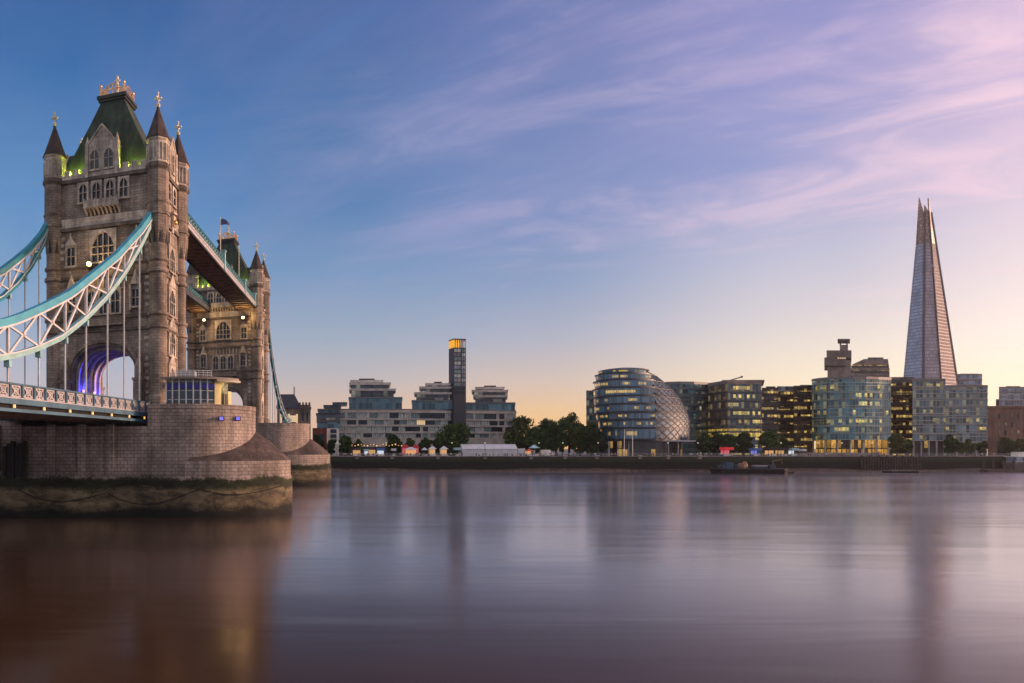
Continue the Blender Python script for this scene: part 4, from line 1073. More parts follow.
# ---- riverside apartment block with three terraced crowns and a slim tower
YB = 330.0
ob = thing('riverside_apartments', 'long stone apartment block with three terraced glass crowns behind the marquee', 'building', (*P(426, YB+10), GZ))
zp = Zp(408.5, YB)
core = [P(337.5,YB+.9), P(396,YB+.9), P(516,YB+14), P(515,YB+48), P(338,YB+40)]
MB().prism(core, GZ, zp-.6).build('core_wall', MAT['dark'], ob)
def fx(px):       # the front bends back a little east of the crown
    Y = YB if px <= 396 else YB+13.1*(px-396)/120
    return Y
def fpt(px, o=0.0): Y = fx(px)-o; return P(px, Y)
rows = [(410.0,412.5), (418.2,420.0), (424.6,426.4), (431.2,433.2), (437.5,447.0)]
for i, (ya, yb_) in enumerate(rows):
    pts = [(337.0, ya), (396, ya), (516.8 if i else 516, ya)]
    mb = MB()
    z1 = Zp(ya, YB)-.0; z0 = Zp(yb_, YB)
    a, b_, c = fpt(337), fpt(396), fpt(516.5)
    mb.prism([a, b_, c, (c[0], c[1]+1.6), (b_[0], b_[1]+1.6), (a[0], a[1]+1.6)], z0, z1)
    mb.build('stone_band', MAT['stone'], ob)
rnd = random.Random(3)
for i in range(4):
    y0, y1 = rows[i][1], rows[i+1][0]
    z1, z0 = Zp(y0, YB)-.01, Zp(y1, YB)+.01
    px = 338.5
    while px < 514:
        w_ = rnd.choice((5.0, 6.2, 7.5, 8.6)); e = min(px+w_, 515.5)
        r_ = rnd.random()
        mt = MAT['winpale'] if r_ < .48 else MAT['winteal'] if r_ < .64 else MAT['windark']
        if i == 1 and 411 < px < 421: mt = MAT['winlit']
        a, b_ = fpt(px, -.55), fpt(e, -.55)
        mb = MB(); mb.prism([a, b_, (b_[0], b_[1]+.25), (a[0], a[1]+.25)], z0, z1)
        n_ = max(2, int((e-px)/1.8))
        for k_ in range(n_+1):
            f = k_/n_; x = a[0]+(b_[0]-a[0])*f; y = a[1]+(b_[1]-a[1])*f; mb.box(x-.05, x+.05, y-.06, y+.02, z0, z1, 1)
        mb.build('window', [mt, MAT['dark']], ob)
        px = e
        if rnd.random() < .55:
            g_ = rnd.choice((1.6, 2.2, 3.0)); a, b_ = fpt(px+.1, -.1), fpt(min(px+g_, 516)-.1, -.1)
            MB().prism([a, b_, (b_[0], b_[1]+1.1), (a[0], a[1]+1.1)], z0, z1).build('pier', MAT['stone'], ob)
            px += g_
        else: px += .5
rp = MB(); rp.prism([fpt(337,-.3), fpt(396,-.3), fpt(516,-.3), P(515,YB+46), P(338,YB+38)], zp-.59, zp-.1); rp.build('roof', MAT['roofgrey'], ob)
def crown(name_px, glass, tiers, Y):
    (a, b_, y0, y1) = glass
    cr = MB().prism(front_box(a, b_, Y, 22), zp-.1, Zp(y1, Y)-.5).build('glass_storey', MAT['bluecurtain'], ob)
    MB().prism(front_box(a-.5, b_+.5, Y-.4, 23), Zp(y1,Y)-.497, Zp(y1,Y)).build('roof', MAT['roofgrey'], cr)
    for (l, r_, yt, yb2, dy) in tiers:
        zt_, zb = Zp(yt, Y), Zp(yb2, Y)
        MB().prism(front_box(l+2.2, r_-2.2, Y+1.6+dy, 17-dy), zb+.003, zt_-1.1).build('window_band', MAT['terraceglass'], cr)
        s_ = MB(); s_.prism(offset(front_box(l+.5, r_-.5, Y+.4+dy, 19-dy), .0), zt_-1.097, zt_-.05, 0, True, front_box(l, r_, Y-.2+dy, 20-dy)); s_.build('terrace_slab', MAT['slab'], cr)
    l, r_, yt, yb2, dy = tiers[-1]
    MB().prism(front_box(l+9, r_-9, Y+4, 9), Zp(yt,Y), Zp(yt,Y)+.9).build('roof_plant', MAT['dark'], cr)
crown('a', (349, 402, 409, 397), [(349,396,388.4,396.5,0), (349,391,382.2,389.2,.6), (350,383.5,379.6,382.6,1.2)], YB+2)
crown('b', (412, 458, 409, 400), [(414,452,392,399.5,0), (419,452,386.2,392.8,.6), (425,451,382.8,386.6,1.2)], YB+5)
crown('c', (466, 515, 410, 402.4), [(473,508,395,402,0), (471.5,508.5,389.6,395.6,.4), (475,505,386.6,390,.9)], YB+13)
# slim tower
tw = thing('slim_tower', 'slim dark tower with two columns of windows and a lit yellow crown', 'tower', (*P(457, YB+12), GZ))
Y = YB+3.5
A, B_, C = P(448.8, Y+5.5), P(453.6, Y), P(466, Y+1.2); D = P(463, Y+10)
zt_, zc = Zp(338.5, Y), Zp(347.5, Y)
MB().prism([A, B_, C, D], zp-12, zc).build('shaft', MAT['dark'], tw)
for col_, (f0, f1) in enumerate(((.06,.56), (.66,.94))):
    for r_ in range(11):
        z0 = Zp(394-r_*4.2, Y); z1 = Zp(394-r_*4.2-3.2, Y)
        a = Vector(B_).lerp(Vector(C), f0); b_ = Vector(B_).lerp(Vector(C), f1)
        mb = MB(); mb.prism([(a.x,a.y-.12), (b_.x,b_.y-.12), (b_.x,b_.y+.1), (a.x,a.y+.1)], z0, z1)
        m_ = (a+b_)/2; mb.box(m_.x-.06, m_.x+.06, m_.y-.2, m_.y, z0, z1, 1)
        mb.build('window', [[MAT['newsglass'], MAT['winteal'], MAT['winpale']][(r_*5+col_*2) % 3] if r_ > 1 else MAT['windark'], MAT['dark']], tw)
yl = emit('yellow_lit_panel', (1.0,.42,.012), .75, (.5,.3,.02))
cr = MB().prism([A, B_, (B_[0]+.3, B_[1]+.3), (A[0]+.3, A[1]+.3)], zc+.1, zt_-.6).build('crown_screen', yl, tw)
for i in range(6):
    v = Vector(B_).lerp(Vector(C), .05+i*.18); MB().box(v.x-.28, v.x+.28, v.y, v.y+.5, zc+.1, zt_-.6).build('crown_post', [yl, MAT['slab']][1 if i > 2 else 0], tw)
MB().prism([A, B_, C, D], zt_-.59, zt_).build('crown_roof', MAT['dark'], tw)
MB().prism([(A[0]+1,A[1]+2), (B_[0]+.5,B_[1]+2.2), (C[0]-.5,C[1]+2.4), (D[0]-.5,D[1]-.5)], zc+.1, zt_-1.4).build('crown_core', plain('crown_core_panel', (.30,.28,.28), .6), tw)

# ---- plain grey building left of the round hall
gb = thing('office_block', 'narrow grey office block peeping out left of the bulbous glass hall', 'building', (*P(592, 370), GZ))
floors(gb, front_box(586.3, 610, 365, 25), GZ, Zp(392,365), 8, MAT['tealglass'], MAT['concrete'], .9, .2)

# ---- the bulbous leaning glass hall
hall = thing('city_hall', 'bulbous leaning glass hall with stepped bands of blue windows', 'building', (*P(642, 325), GZ))
prof = [(602,688.5,440.5), (599.5,688.8,429.5), (598,689,421.5), (595,687,414.5), (594.5,683.3,406.5), (593.7,678.5,398.5), (594.3,672,390), (595,664,382), (596.7,655.6,375), (601,646,369.6)]
YH = 318.0
rings = []
for i, (l, r_, y) in enumerate(prof):
    Yc = YH+i*.9; xl, xr = P(l, Yc)[0], P(r_, Yc)[0]
    rings.append(((xl+xr)/2, Yc, (xr-xl)/2, (xr-xl)/2*.92, Zp(y, YH)))
def ell(rg, a, k=1.0, dr=0.0):
    dy = (rg[3]*k+dr)*math.sin(a)
    return (rg[0]+(rg[2]*k+dr)*math.cos(a)+dy*rg[0]/rg[1], rg[1]+dy)
A0, A1 = R(-70), R(-290)       # banded part goes clockwise from the lattice's edge round the back
SPL = [-77,-76.5,-75,-71,-67,-62,-55,-46,-38,-30]
def split(i): return R(SPL[i])
for i in range(len(rings)-1):
    lo, hi = rings[i], rings[i+1]
    mb = MB(); n_ = 44; aa0 = split(i)
    lip = 1.0
    for k_ in range(n_):
        a, b_ = aa0+(A1-aa0)*k_/n_, aa0+(A1-aa0)*(k_+1)/n_
        md = tuple((u+v)/2 for u, v in zip(lo, hi))
        p, q_ = ell(md, a, 1, .0), ell(md, b_, 1, .0); r2, s2 = ell(md, b_, 1, .25), ell(md, a, 1, .25)
        z0, z1 = lo[4]+.68, hi[4]-.12
        u0, u1 = k_*2.2, (k_+1)*2.2
        mb.face([(*p,z0), (*q_,z0), (*r2,z1), (*s2,z1)], 0, ((u0,i*4.1+.2), (u1,i*4.1+.2), (u1,i*4.1+3.9), (u0,i*4.1+3.9)))
    mb.build('window_band', MAT['egg'], hall, fix=False)
    sl = MB(); poly = [ell(lo, 2*math.pi*k_/64, 1, .0) for k_ in range(64)]
    # the dark recess and the projecting lip on the banded side only
    for k_ in range(n_):
        a, b_ = aa0+(A1-aa0)*k_/n_, aa0+(A1-aa0)*(k_+1)/n_
        for (d0, z0, d1, z1) in ((1.0,lo[4],1.0,lo[4]+.3), (1.0,lo[4]+.3,-1.5,lo[4]+.35), (-.4,lo[4]+.35,-.4,lo[4]+.9), (1.0,lo[4],-1.6,lo[4]-.15)):
            p, q_, r2, s2 = ell(lo,a,1,d0), ell(lo,b_,1,d0), ell(lo,b_,1,d1), ell(lo,a,1,d1)
            sl.face([(*p,z0), (*q_,z0), (*r2,z1), (*s2,z1)])
    sl.build('floor_band', MAT['dark'], hall)
mb = MB(); n_ = 26; rw_ = 4
for i in range(len(rings)-1):
    lo, hi = rings[i], rings[i+1]
    for k_ in range(n_):
        def an(rg_i, t_): s_ = split(rg_i); return s_+(R(72)-s_)*t_
        p, q_ = ell(lo, an(i,k_/n_), 1, .3), ell(lo, an(i,(k_+1)/n_), 1, .3); r2, s2 = ell(hi, an(i,(k_+1)/n_), 1, .3), ell(hi, an(i,k_/n_), 1, .3)
        u0, u1 = k_*2.1, (k_+1)*2.1; v0, v1 = i*4.0, (i+1)*4.0
        mb.face([(*p,lo[4]), (*q_,lo[4]), (*r2,hi[4]), (*s2,hi[4])], 0, ((u0+v0*.45,v0), (u1+v0*.45,v0), (u1+v1*.45,v1), (u0+v1*.45,v1)))
mb.build('lattice_facade', MAT['lattice'], hall, fix=False)
def lat_pt(u, v):           # u across the lattice, v up in storeys
    i0 = min(int(v), len(rings)-2); f = v-i0
    def one(i): s_ = split(i); a_ = s_+(R(72)-s_)*u; p_ = ell(rings[i], a_, 1, .55); return Vector((p_[0], p_[1], rings[i][4]))
    return one(i0).lerp(one(i0+1), f)
mb = MB(); nu, nv_ = 28, 27
for i in range(nu):
    for k_ in range(nv_):
        v0, v1 = k_*9/nv_, (k_+1)*9/nv_
        for u0, u1 in ((i/nu, (i+1)/nu), ((i+1)/nu, i/nu)):
            if (i+k_) % 2 == (0 if u0 < u1 else 1): mb.bar(lat_pt(u0, v0), lat_pt(u1, v1), .15, .16)
for k_ in range(1, 10):
    for i in range(nu): mb.bar(lat_pt(i/nu, k_*.999), lat_pt((i+1)/nu, k_*.999), .16, .2)
mb.build('lattice_bars', plain('lattice_steel', (.15,.135,.145), .6), hall)
tp = rings[-1]
mb = MB(); mb.lathe([(1.0,tp[4]),(1.02,tp[4]+.25),(.8,tp[4]+.9),(.45,tp[4]+1.4),(.05,tp[4]+1.6)], 40, 0, 0)
mb.v = [(tp[0]+v[0]*(tp[2]+.4), tp[1]+v[1]*(tp[3]+.4), v[2]) for v in mb.v]; mb.build('roof', MAT['roofgrey'], hall, smooth=True)
g0 = rings[0]
MB().prism([ell(g0, 2*math.pi*k_/48, .86) for k_ in range(48)], GZ, g0[4]-.2).build('ground_floor', MAT['lobbydim'], hall)
mb = MB(); mb.prism([ell(g0, 2*math.pi*k_/48, 1, .2) for k_ in range(48)], g0[4]-.45, g0[4]-.02); mb.build('soffit', MAT['dark'], hall)
MB().prism(front_box(660, 696, 302, 14), Zp(441.5,302), Zp(440.2,302)).build('entrance_canopy', MAT['steel'], hall)
for px in (612,622,632,642,652,662,672,682): x, y = P(px, 300.5); MB().tube([(x,y+3,GZ),(x,y+3,g0[4]-.4)], .22, 6).build('column', MAT['steel'], hall)

# ---- offices to the right of the hall
b1 = thing('office_block', 'teal glass office block with a curved front, directly right of the glass hall', 'building', (*P(690, 350), GZ))
poly = [P(655,352), P(668,346), P(680,344), P(694,345), P(709.5,350), P(709,385), P(657,385)]
floors(b1, poly, GZ, Zp(384,345), 13, MAT['tealglass'], plain('teal_grey_slab', (.10,.12,.125), .5), .7, .15, MAT['roofgrey'], 1.2)
b2 = thing('office_block', 'office block with bronze left side, jutting flat roof and yellow-lit floors', 'building', (*P(735, 335), GZ))
Y = 328
pa, pb, pc = P(708, Y+16), P(727.3, Y), P(762, Y+3); pd = P(761, Y+40); pe = P(709, Y+50)
z0, z1 = GZ, Zp(383.5, Y); n_ = 8; h = (z1-z0)/n_
for i in range(n_):
    lit = curtain('bright_lit_floor', (.05,.06,.06), 1.5, 4.2, .9, (1.0,.66,.10), .85, (.06,.06,.05), .15, .3, .12, .2) if i == 2 else None
    MB().prism([pb, pc, pd, P(729, Y+40)], z0+i*h+.45, z0+(i+1)*h).build('window_band', lit or MAT['office'], b2)
    MB().prism([pa, pb, P(728, Y+30), pe], z0+i*h+.45, z0+(i+1)*h).build('window_band', lit or MAT['officewarm'], b2)
    MB().prism(offset([pa, pb, pc, pd, pe], .25), z0+i*h+.01, z0+i*h+.44).build('floor_slab', MAT['dark'], b2)
MB().prism(offset([pa, pb, pc, pd, pe], .2), z1+.003, z1+1.6).build('parapet', MAT['concrete2'], b2)
rl = P(764.5, Y+2)
MB().prism([P(722,Y+3), P(764.5,Y+2), P(763, Y+30), P(723, Y+30)], Zp(380.6,Y), Zp(379.4,Y)).build('roof_canopy', MAT['concrete2'], b2)
x, y = P(760.7, Y-.3); MB().tube([(x,y,GZ),(x,y,Zp(380,Y))], .14, 6).build('corner_column', MAT['concrete'], b2)
x, y = P(728, Y-1.5); MB().tube([(x,y,GZ),(x,y,Zp(381,Y))], .10, 6).build('corner_column', MAT['concrete'], b2)
a, b_ = P(717, Y+12), P(742, Y+4); MB().bar((*a,Zp(382,Y)), (*b_,Zp(376,Y)), .5, .5).build('roof_gantry', MAT['roofgrey'], b2)
MB().bar((*P(741,Y+4),Zp(375.7,Y)), (*P(742.5,Y+3.8),Zp(376.4,Y)), .8, .8).build('gantry_cradle', MAT['dark'], b2)
b3 = thing('office_block', 'dark brown office block with many thin lit floors and a stepped roofline', 'building', (*P(788, 345), GZ))
bs_ = plain('brown_louvre_slab', (.045,.028,.022), .7)
floors(b3, front_box(760.5, 778.2, 342, 28), GZ, Zp(389,340), 11, MAT['brownlit'], bs_, 1.0, .4)
floors(b3, front_box(777, 794.5, 346, 25), GZ, Zp(391.5,346), 11, MAT['brownlit'], bs_, 1.0, .4, MAT['newsglass'], 2.6)
floors(b3, front_box(793.8, 813.5, 340, 28), GZ, Zp(387,338), 11, MAT['brownlit'], bs_, 1.0, .4)
MB().prism(front_box(766, 775.5, 342, 20), Zp(389,340)+.81, Zp(386,340)).build('roof_pavilion', MAT['windark'], b3)
MB().prism(front_box(800, 812.5, 340, 16), Zp(387,338)+.81, Zp(384.5,338)).build('roof_pavilion', MAT['concrete'], b3)

# ---- concrete hospital tower behind
hs = thing('hospital_tower', 'brutalist concrete hospital tower with overhanging lecture block, behind the curved glass offices', 'tower', (*P(856, 520), GZ))
Y = 520
MB().prism(front_box(827.5, 851, Y, 30), GZ, Zp(360,Y)).build('shaft', MAT['concrete2'], hs)
MB().prism(front_box(824.3, 846, Y-3, 34), Zp(366,Y), Zp(358,Y)).build('lecture_block', MAT['concrete'], hs)
MB().prism(front_box(826.6, 851.5, Y-1, 31), Zp(357.9,Y), Zp(350.5,Y)).build('upper_block', MAT['concrete'], hs)
for i in range(6):
    x = P(836+i*2.2, Y-1.5)[0]; MB().box(x, x+.9, Y-3.4, Y-2.8, Zp(359.2,Y), Zp(358.1,Y)).build('window', MAT['winlit'] if i < 4 else MAT['windark'], hs)
MB().prism(front_box(839.8, 848, Y+4, 12), Zp(350.4,Y), Zp(344,Y)).build('roof_plant', MAT['concrete2'], hs)
MB().prism(front_box(837.6, 850, Y+3, 14), Zp(340.3,Y), Zp(338.2,Y)).build('roof_canopy', MAT['concrete'], hs)
for px in (840.5, 847): x, y = P(px, Y+5); MB().tube([(x,y,Zp(345,Y)),(x,y,Zp(340.2,Y))], .5, 6).build('roof_post', MAT['concrete'], hs)
for i in range(4):
    yt = 364.5+i*5.6
    MB().prism(front_box(851.3, 889, Y+2, 30), Zp(yt+5.6,Y)+1.8, Zp(yt,Y)).build('window_band', MAT['brownlit'] if i < 2 else MAT['officewarm'], hs)
    MB().prism(front_box(850.8, 889.6, Y+1, 32), Zp(yt+5.6,Y)+.003, Zp(yt+5.6,Y)+1.797).build('floor_slab', MAT['concrete2'], hs)
MB().prism(front_box(852, 889.3, Y+1.5, 31), GZ, Zp(387,Y)).build('lower_wall', MAT['concrete2'], hs)
MB().prism([P(852,Y+1), P(888.7,Y+1), P(888.5,Y+32), P(852.2,Y+32)], Zp(364.4,Y), Zp(358.5,Y), 0, True, [P(864,Y+3), P(888,Y+3), P(887.6,Y+30), P(864,Y+30)]).build('roof', MAT['concrete'], hs)
for i in range(5): x = P(872+i*3, Y+4)[0]; MB().box(x, x+1.2, Y+6, Y+8, Zp(358.5,Y), Zp(356.3,Y)).build('roof_vent', MAT['concrete'], hs)

# ---- big curved glass building on columns
b4 = thing('office_block', 'large curved blue-green glass office block raised on columns, below the hospital tower', 'building', (*P(850, 330), GZ))
Y = 322
poly = [P(812,Y+13), P(818,Y+8), P(828,Y+3.5), P(840,Y+.8), P(853,Y), P(866,Y+.6), P(878,Y+2.2), P(891,Y+5), P(890,Y+45), P(813,Y+50)]
zb = Zp(440, Y)
h = (Zp(379, Y)-zb)/9
sl4 = plain('pale_green_slab', (.24,.29,.27), .45)
for i in range(9):
    MB().prism(poly, zb+i*h+.35, zb+(i+1)*h).build('window_band', MAT['greencurve'], b4)
    MB().prism(offset(poly, .25), zb+i*h+.002, zb+i*h+.348).build('floor_slab', sl4, b4)
MB().prism(offset(poly, .2), Zp(379,Y)+.003, Zp(376.4,Y)).build('roof', MAT['roofgrey'], b4)
mb = MB(); mb.prism([P(814,Y+14), P(828,Y+5), P(830,Y+16), P(818,Y+24)], Zp(384,Y), Zp(378.5,Y)); mb.build('roof_prow', MAT['slab'], b4)
MB().prism(offset(poly, -3.0), GZ, zb-.01).build('ground_floor', MAT['lobby'], b4)
for px, dy in ((814,14), (826,5), (838,2), (851,1), (864,1.4), (877,3), (889,6)):
    x, y = P(px, Y+dy); MB().tube([(x,y+.4,GZ),(x,y+.4,zb)], .35, 8).build('column', MAT['steel'], b4)
# ---- blocks further right
b5 = thing('office_block', 'recessed brownish glass office block between two glass blocks, below the spire', 'building', (*P(902, 345), GZ))
floors(b5, front_box(889.5, 914, 345, 30), GZ, Zp(379.5,342), 11, MAT['brownlit'], plain('brown_slab', (.14,.095,.07), .6), .7, .3, MAT['concrete'], 1.5)
b6 = thing('office_block', 'grey-green glass office block right below the glass spire', 'building', (*P(929, 335), GZ))
Y = 326
def raised(o, a, b_, ytop, ybot, n, glass, slab):
    zb = Zp(ybot, Y); z1 = Zp(ytop, Y); h = (z1-zb)/n; poly = front_box(a, b_, Y, 34)
    for i in range(n):
        MB().prism(poly, zb+i*h+.4, zb+(i+1)*h).build('window_band', glass, o); MB().prism(offset(poly, .3), zb+i*h+.002, zb+i*h+.398).build('floor_slab', slab, o)
    MB().prism(offset(poly, .3), z1+.003, z1+.9).build('roof', MAT['roofgrey'], o)
    MB().prism(offset(poly, -2.5), GZ, zb-.01).build('ground_floor', MAT['lobbydim'], o)
    for i in range(5):
        px = a+1+(b_-a-2)*i/4; x, y = P(px, Y+.8); MB().tube([(x,y,GZ),(x,y,zb)], .32, 8).build('column', MAT['steel'], o)
sl6 = plain('pale_grey_slab', (.30,.29,.27), .5)
raised(b6, 912.5, 945.2, 380.5, 441, 9, MAT['greyglass'], sl6)
b7 = thing('office_block', 'square grey-green glass office block left of the brown brick building', 'building', (*P(966, 335), GZ))
raised(b7, 945.5, 987.5, 387, 443, 9, MAT['greyglass'], sl6)
MB().prism(front_box(946, 987, 328, 30), Zp(387,Y)+.91, Zp(385,Y)).build('roof_plant', MAT['concrete'], b7)
b8 = thing('office_block', 'pale square block rising behind, at the foot of the glass spire', 'building', (*P(970, 480), GZ))
floors(b8, front_box(957.5, 982, 480, 34), GZ, Zp(375,480), 14, MAT['newsglass'], MAT['concrete2'], 1.0, .3)
MB().prism(front_box(960, 978, 484, 20), Zp(375,480)+.81, Zp(373,480)).build('roof_plant', MAT['concrete2'], b8)
b9 = thing('office_block', 'pale blue glass office block with rooftop plant behind the brown brick building', 'building', (*P(1012, 480), GZ))
floors(b9, front_box(999, 1034, 470, 40), GZ, Zp(388,470), 14, MAT['newsglass'], MAT['concrete2'], .8, .3)
MB().prism(front_box(1006, 1020, 474, 18), Zp(388,470)+.81, Zp(385.6,470)).build('roof_plant', MAT['dark'], b9)
MB().prism(front_box(995.8, 998.9, 472, 26), GZ, Zp(399,470)).build('side_wing', MAT['newsglass'], b9)
br = thing('brick_building', 'brown brick warehouse building with rows of tall windows at the right edge', 'building', (*P(1010, 345), GZ))
Y = 335
MB().prism(front_box(987.2, 1060, Y, 40), GZ, Zp(408,Y)).build('wall', MAT['brownbrick'], br)
MB().prism(front_box(986.8, 1061, Y-.5, 41), Zp(407.9,Y), Zp(406,Y)).build('cornice', MAT['brownbrick'], br)
for r_, (ya, yb2) in enumerate(((413.5,418.5), (422,427), (430,435))):
    for i in range(9):
        px = 998+i*6.4
        MB().box(P(px,Y)[0], P(px+2.2,Y)[0], Y-.12, Y+.1, Zp(yb2,Y), Zp(ya,Y)).build('window', MAT['officewarm'] if (i+r_) % 3 else MAT['windark'], br)
for i in range(9):
    px = 997+i*6.4; MB().box(P(px,Y)[0], P(px+4,Y)[0], Y-.1, Y+.1, GZ+.4, Zp(441.5,Y)).build('arcade_bay', MAT['windark'], br)

# ---- the tall glass spire
sh = thing('glass_spire_tower', 'very tall tapering glass spire tower with a split pointed top', 'skyscraper', (*P(930, 800), GZ))
Y = 790
zb, zt_ = GZ, Zp(212, Y+26)
def lv(py, l, m1, m2, r_): return [P(l,Y+28), P(m1,Y), P(m2,Y), P(r_,Y+26), P(r_-4,Y+100), P(l+4,Y+100)]
k_ = (Zp(447, Y)-zb)
lo = lv(447, 896.5, 922, 945, 967); hi = lv(214, 919.3, 924.0, 927.6, 930.3)
hi = [P(919.3,Y+28), P(924.0,Y+24), P(927.6,Y+24), P(930.3,Y+28), P(929.8,Y+46), P(920,Y+46)]
MB().prism(lo, zb, zt_, 0, True, hi).build('core', MAT['roofgrey'], sh)
def lerp2(p, q_, f): return (p[0]+(q_[0]-p[0])*f, p[1]+(q_[1]-p[1])*f)
def shard_face(i, j, mt, tops, inset=(.0, .0), out=1.0):
    """one leaning pane of the tower: a thick sheet just outside the core, with its own pointed top"""
    a, b_ = lo[i], lo[j]; c, d = hi[j], hi[i]
    a2, b2 = lerp2(a, b_, inset[0]), lerp2(b_, a, inset[1]); c2, d2 = lerp2(c, d, inset[1]), lerp2(d, c, inset[0])
    nv = Vector((b_[1]-a[1], -(b_[0]-a[0]))).normalized()
    split_z = Zp(238, Y); f = (split_z-zb)/(zt_-zb)
    m1, m2 = lerp2(a2, d2, f), lerp2(b2, c2, f)
    def sheet(p, q_, r2, s2, z0, zr, zs, mat, nm, par):
        mb = MB()
        fr = [(p[0]+nv.x*out, p[1]+nv.y*out, z0), (q_[0]+nv.x*out, q_[1]+nv.y*out, z0), (r2[0]+nv.x*out, r2[1]+nv.y*out, zr), (s2[0]+nv.x*out, s2[1]+nv.y*out, zs)]
        bk = [(v[0]-nv.x*(out+.2), v[1]-nv.y*(out+.2), v[2]) for v in fr]
        mb.face(fr); mb.face(bk[::-1])
        for u in range(4): v = (u+1) % 4; mb.face([fr[u], fr[v], bk[v], bk[u]])
        return mb.build(nm, mat, par)
    s_ = sheet(a2, b2, m2, m1, zb, split_z, split_z, mt, 'glass_face', sh)
    sheet(m1, m2, c2, d2, split_z+.05, tops[0], tops[1], MAT['shardtip'], 'open_top', s_)
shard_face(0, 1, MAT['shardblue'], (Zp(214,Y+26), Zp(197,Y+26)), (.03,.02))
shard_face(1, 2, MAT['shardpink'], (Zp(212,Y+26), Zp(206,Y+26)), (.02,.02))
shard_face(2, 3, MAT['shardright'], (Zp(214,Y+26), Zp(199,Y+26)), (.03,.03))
for i_, top_z in ((0, 214), (1, 212), (2, 212), (3, 214)):
    p_, q_ = lo[i_], hi[i_]; f_ = 1.0
    MB().bar((p_[0], p_[1]-1.6, zb), (q_[0], q_[1]-1.6, zt_), 1.1, 1.1).build('corner_fin', MAT['dark'] if i_ in (1, 2) else MAT['roofgrey'], sh)
MB().bar((*P(931,Y+10),Zp(262,Y)), (*P(934,Y+10),Zp(265,Y)), 1, 1).build('maintenance_arm', MAT['steel'], sh)

# ------------------------------------------------------------------ trees
def foliage(name, c1, c2):
    m, t, b = newmat(name)
    g = t.nodes.new('ShaderNodeNewGeometry')
    n = NOISE(t, g.outputs['Position'], .45, 3, .6)
    L(t, MIX(t, MR(t, n, .35, .65), c1, c2), b.inputs['Base Color']); b.inputs['Roughness'].default_value = .75
    b.inputs['Specular IOR Level'].default_value = .2
    return m
FOL = [foliage('dark_green_leaves', (.030,.062,.016), (.07,.12,.030)), foliage('olive_leaves', (.045,.065,.018), (.095,.115,.032)), foliage('deep_leaves', (.024,.048,.018), (.050,.088,.026))]
bark = plain('bark', (.05,.035,.025), .9)
def tree(px, Y, w_px, ytop, label, fm, seed, ybase=None, group='plane trees along the far promenade'):
    rn = random.Random(seed)
    x, y = P(px, Y); z0 = GZ; zt = Zp(ytop, Y); h = zt-z0; rw_ = w_px/F*Y/2*1.14
    o = thing('tree', label, 'tree', (x, y, z0), group)
    tr = MB(); th = h*.42
    tr.tube([(x,y,z0), (x+.1*rn.uniform(-1,1),y,z0+th*.5), (x+.3*rn.uniform(-1,1),y,z0+th), (x,y,z0+h*.72)], [h*.024+.08, h*.020+.05, h*.015+.04, .06], 7)
    for i in range(6):
        a = rn.uniform(0, 6.28); s_ = z0+th*rn.uniform(.7, 1.2); e = rw_*rn.uniform(.5,.8)
        tr.tube([(x,y,s_), (x+e*.5*math.cos(a), y+e*.5*math.sin(a), s_+h*.10), (x+e*math.cos(a), y+e*math.sin(a), s_+h*.26)], [h*.010+.04, h*.007+.03, .03], 5)
    tr.build('trunk', bark, o)
    cz = z0+h*.49; rz = h*.52
    V, Fc = [], []
    ncl = max(22, int(16+rw_*5.0))
    for c in range(ncl):
        while True:
            u = Vector((rn.uniform(-1,1), rn.uniform(-1,1), rn.uniform(-1,1)))
            if .25 < u.length < .95: break
        k = 1-.30*max(0, u.z)*rn.random()
        cc = Vector((x+u.x*rw_*.80*k, y+u.y*rw_*.80*k, cz+u.z*rz*.80))
        cr_ = rw_*rn.uniform(.16,.40)
        nl = 150
        for i in range(nl):
            d = Vector((rn.gauss(0,1), rn.gauss(0,1), rn.gauss(0,1))).normalized()*cr_*rn.uniform(.45,1.08)
            p = cc+Vector((d.x, d.y, d.z*.8)); s_ = rn.uniform(.22,.46)+.010*rw_
            t1 = Vector((rn.uniform(-1,1), rn.uniform(-1,1), rn.uniform(-1,1))).normalized(); t2 = t1.cross(Vector((rn.uniform(-1,1), rn.uniform(-1,1), rn.uniform(-1,1)))).normalized()
            b0 = len(V); V += [tuple(p-t1*s_), tuple(p+t2*s_*.7), tuple(p+t1*s_), tuple(p-t2*s_*.7)]; Fc.append([b0,b0+1,b0+2,b0+3])
    mb = MB(); mb.v = V; mb.f = Fc; mb.m = [0]*len(Fc); mb.uv = [None]*len(Fc)
    mb.build('crown', fm, o, fix=False, uvs=False)
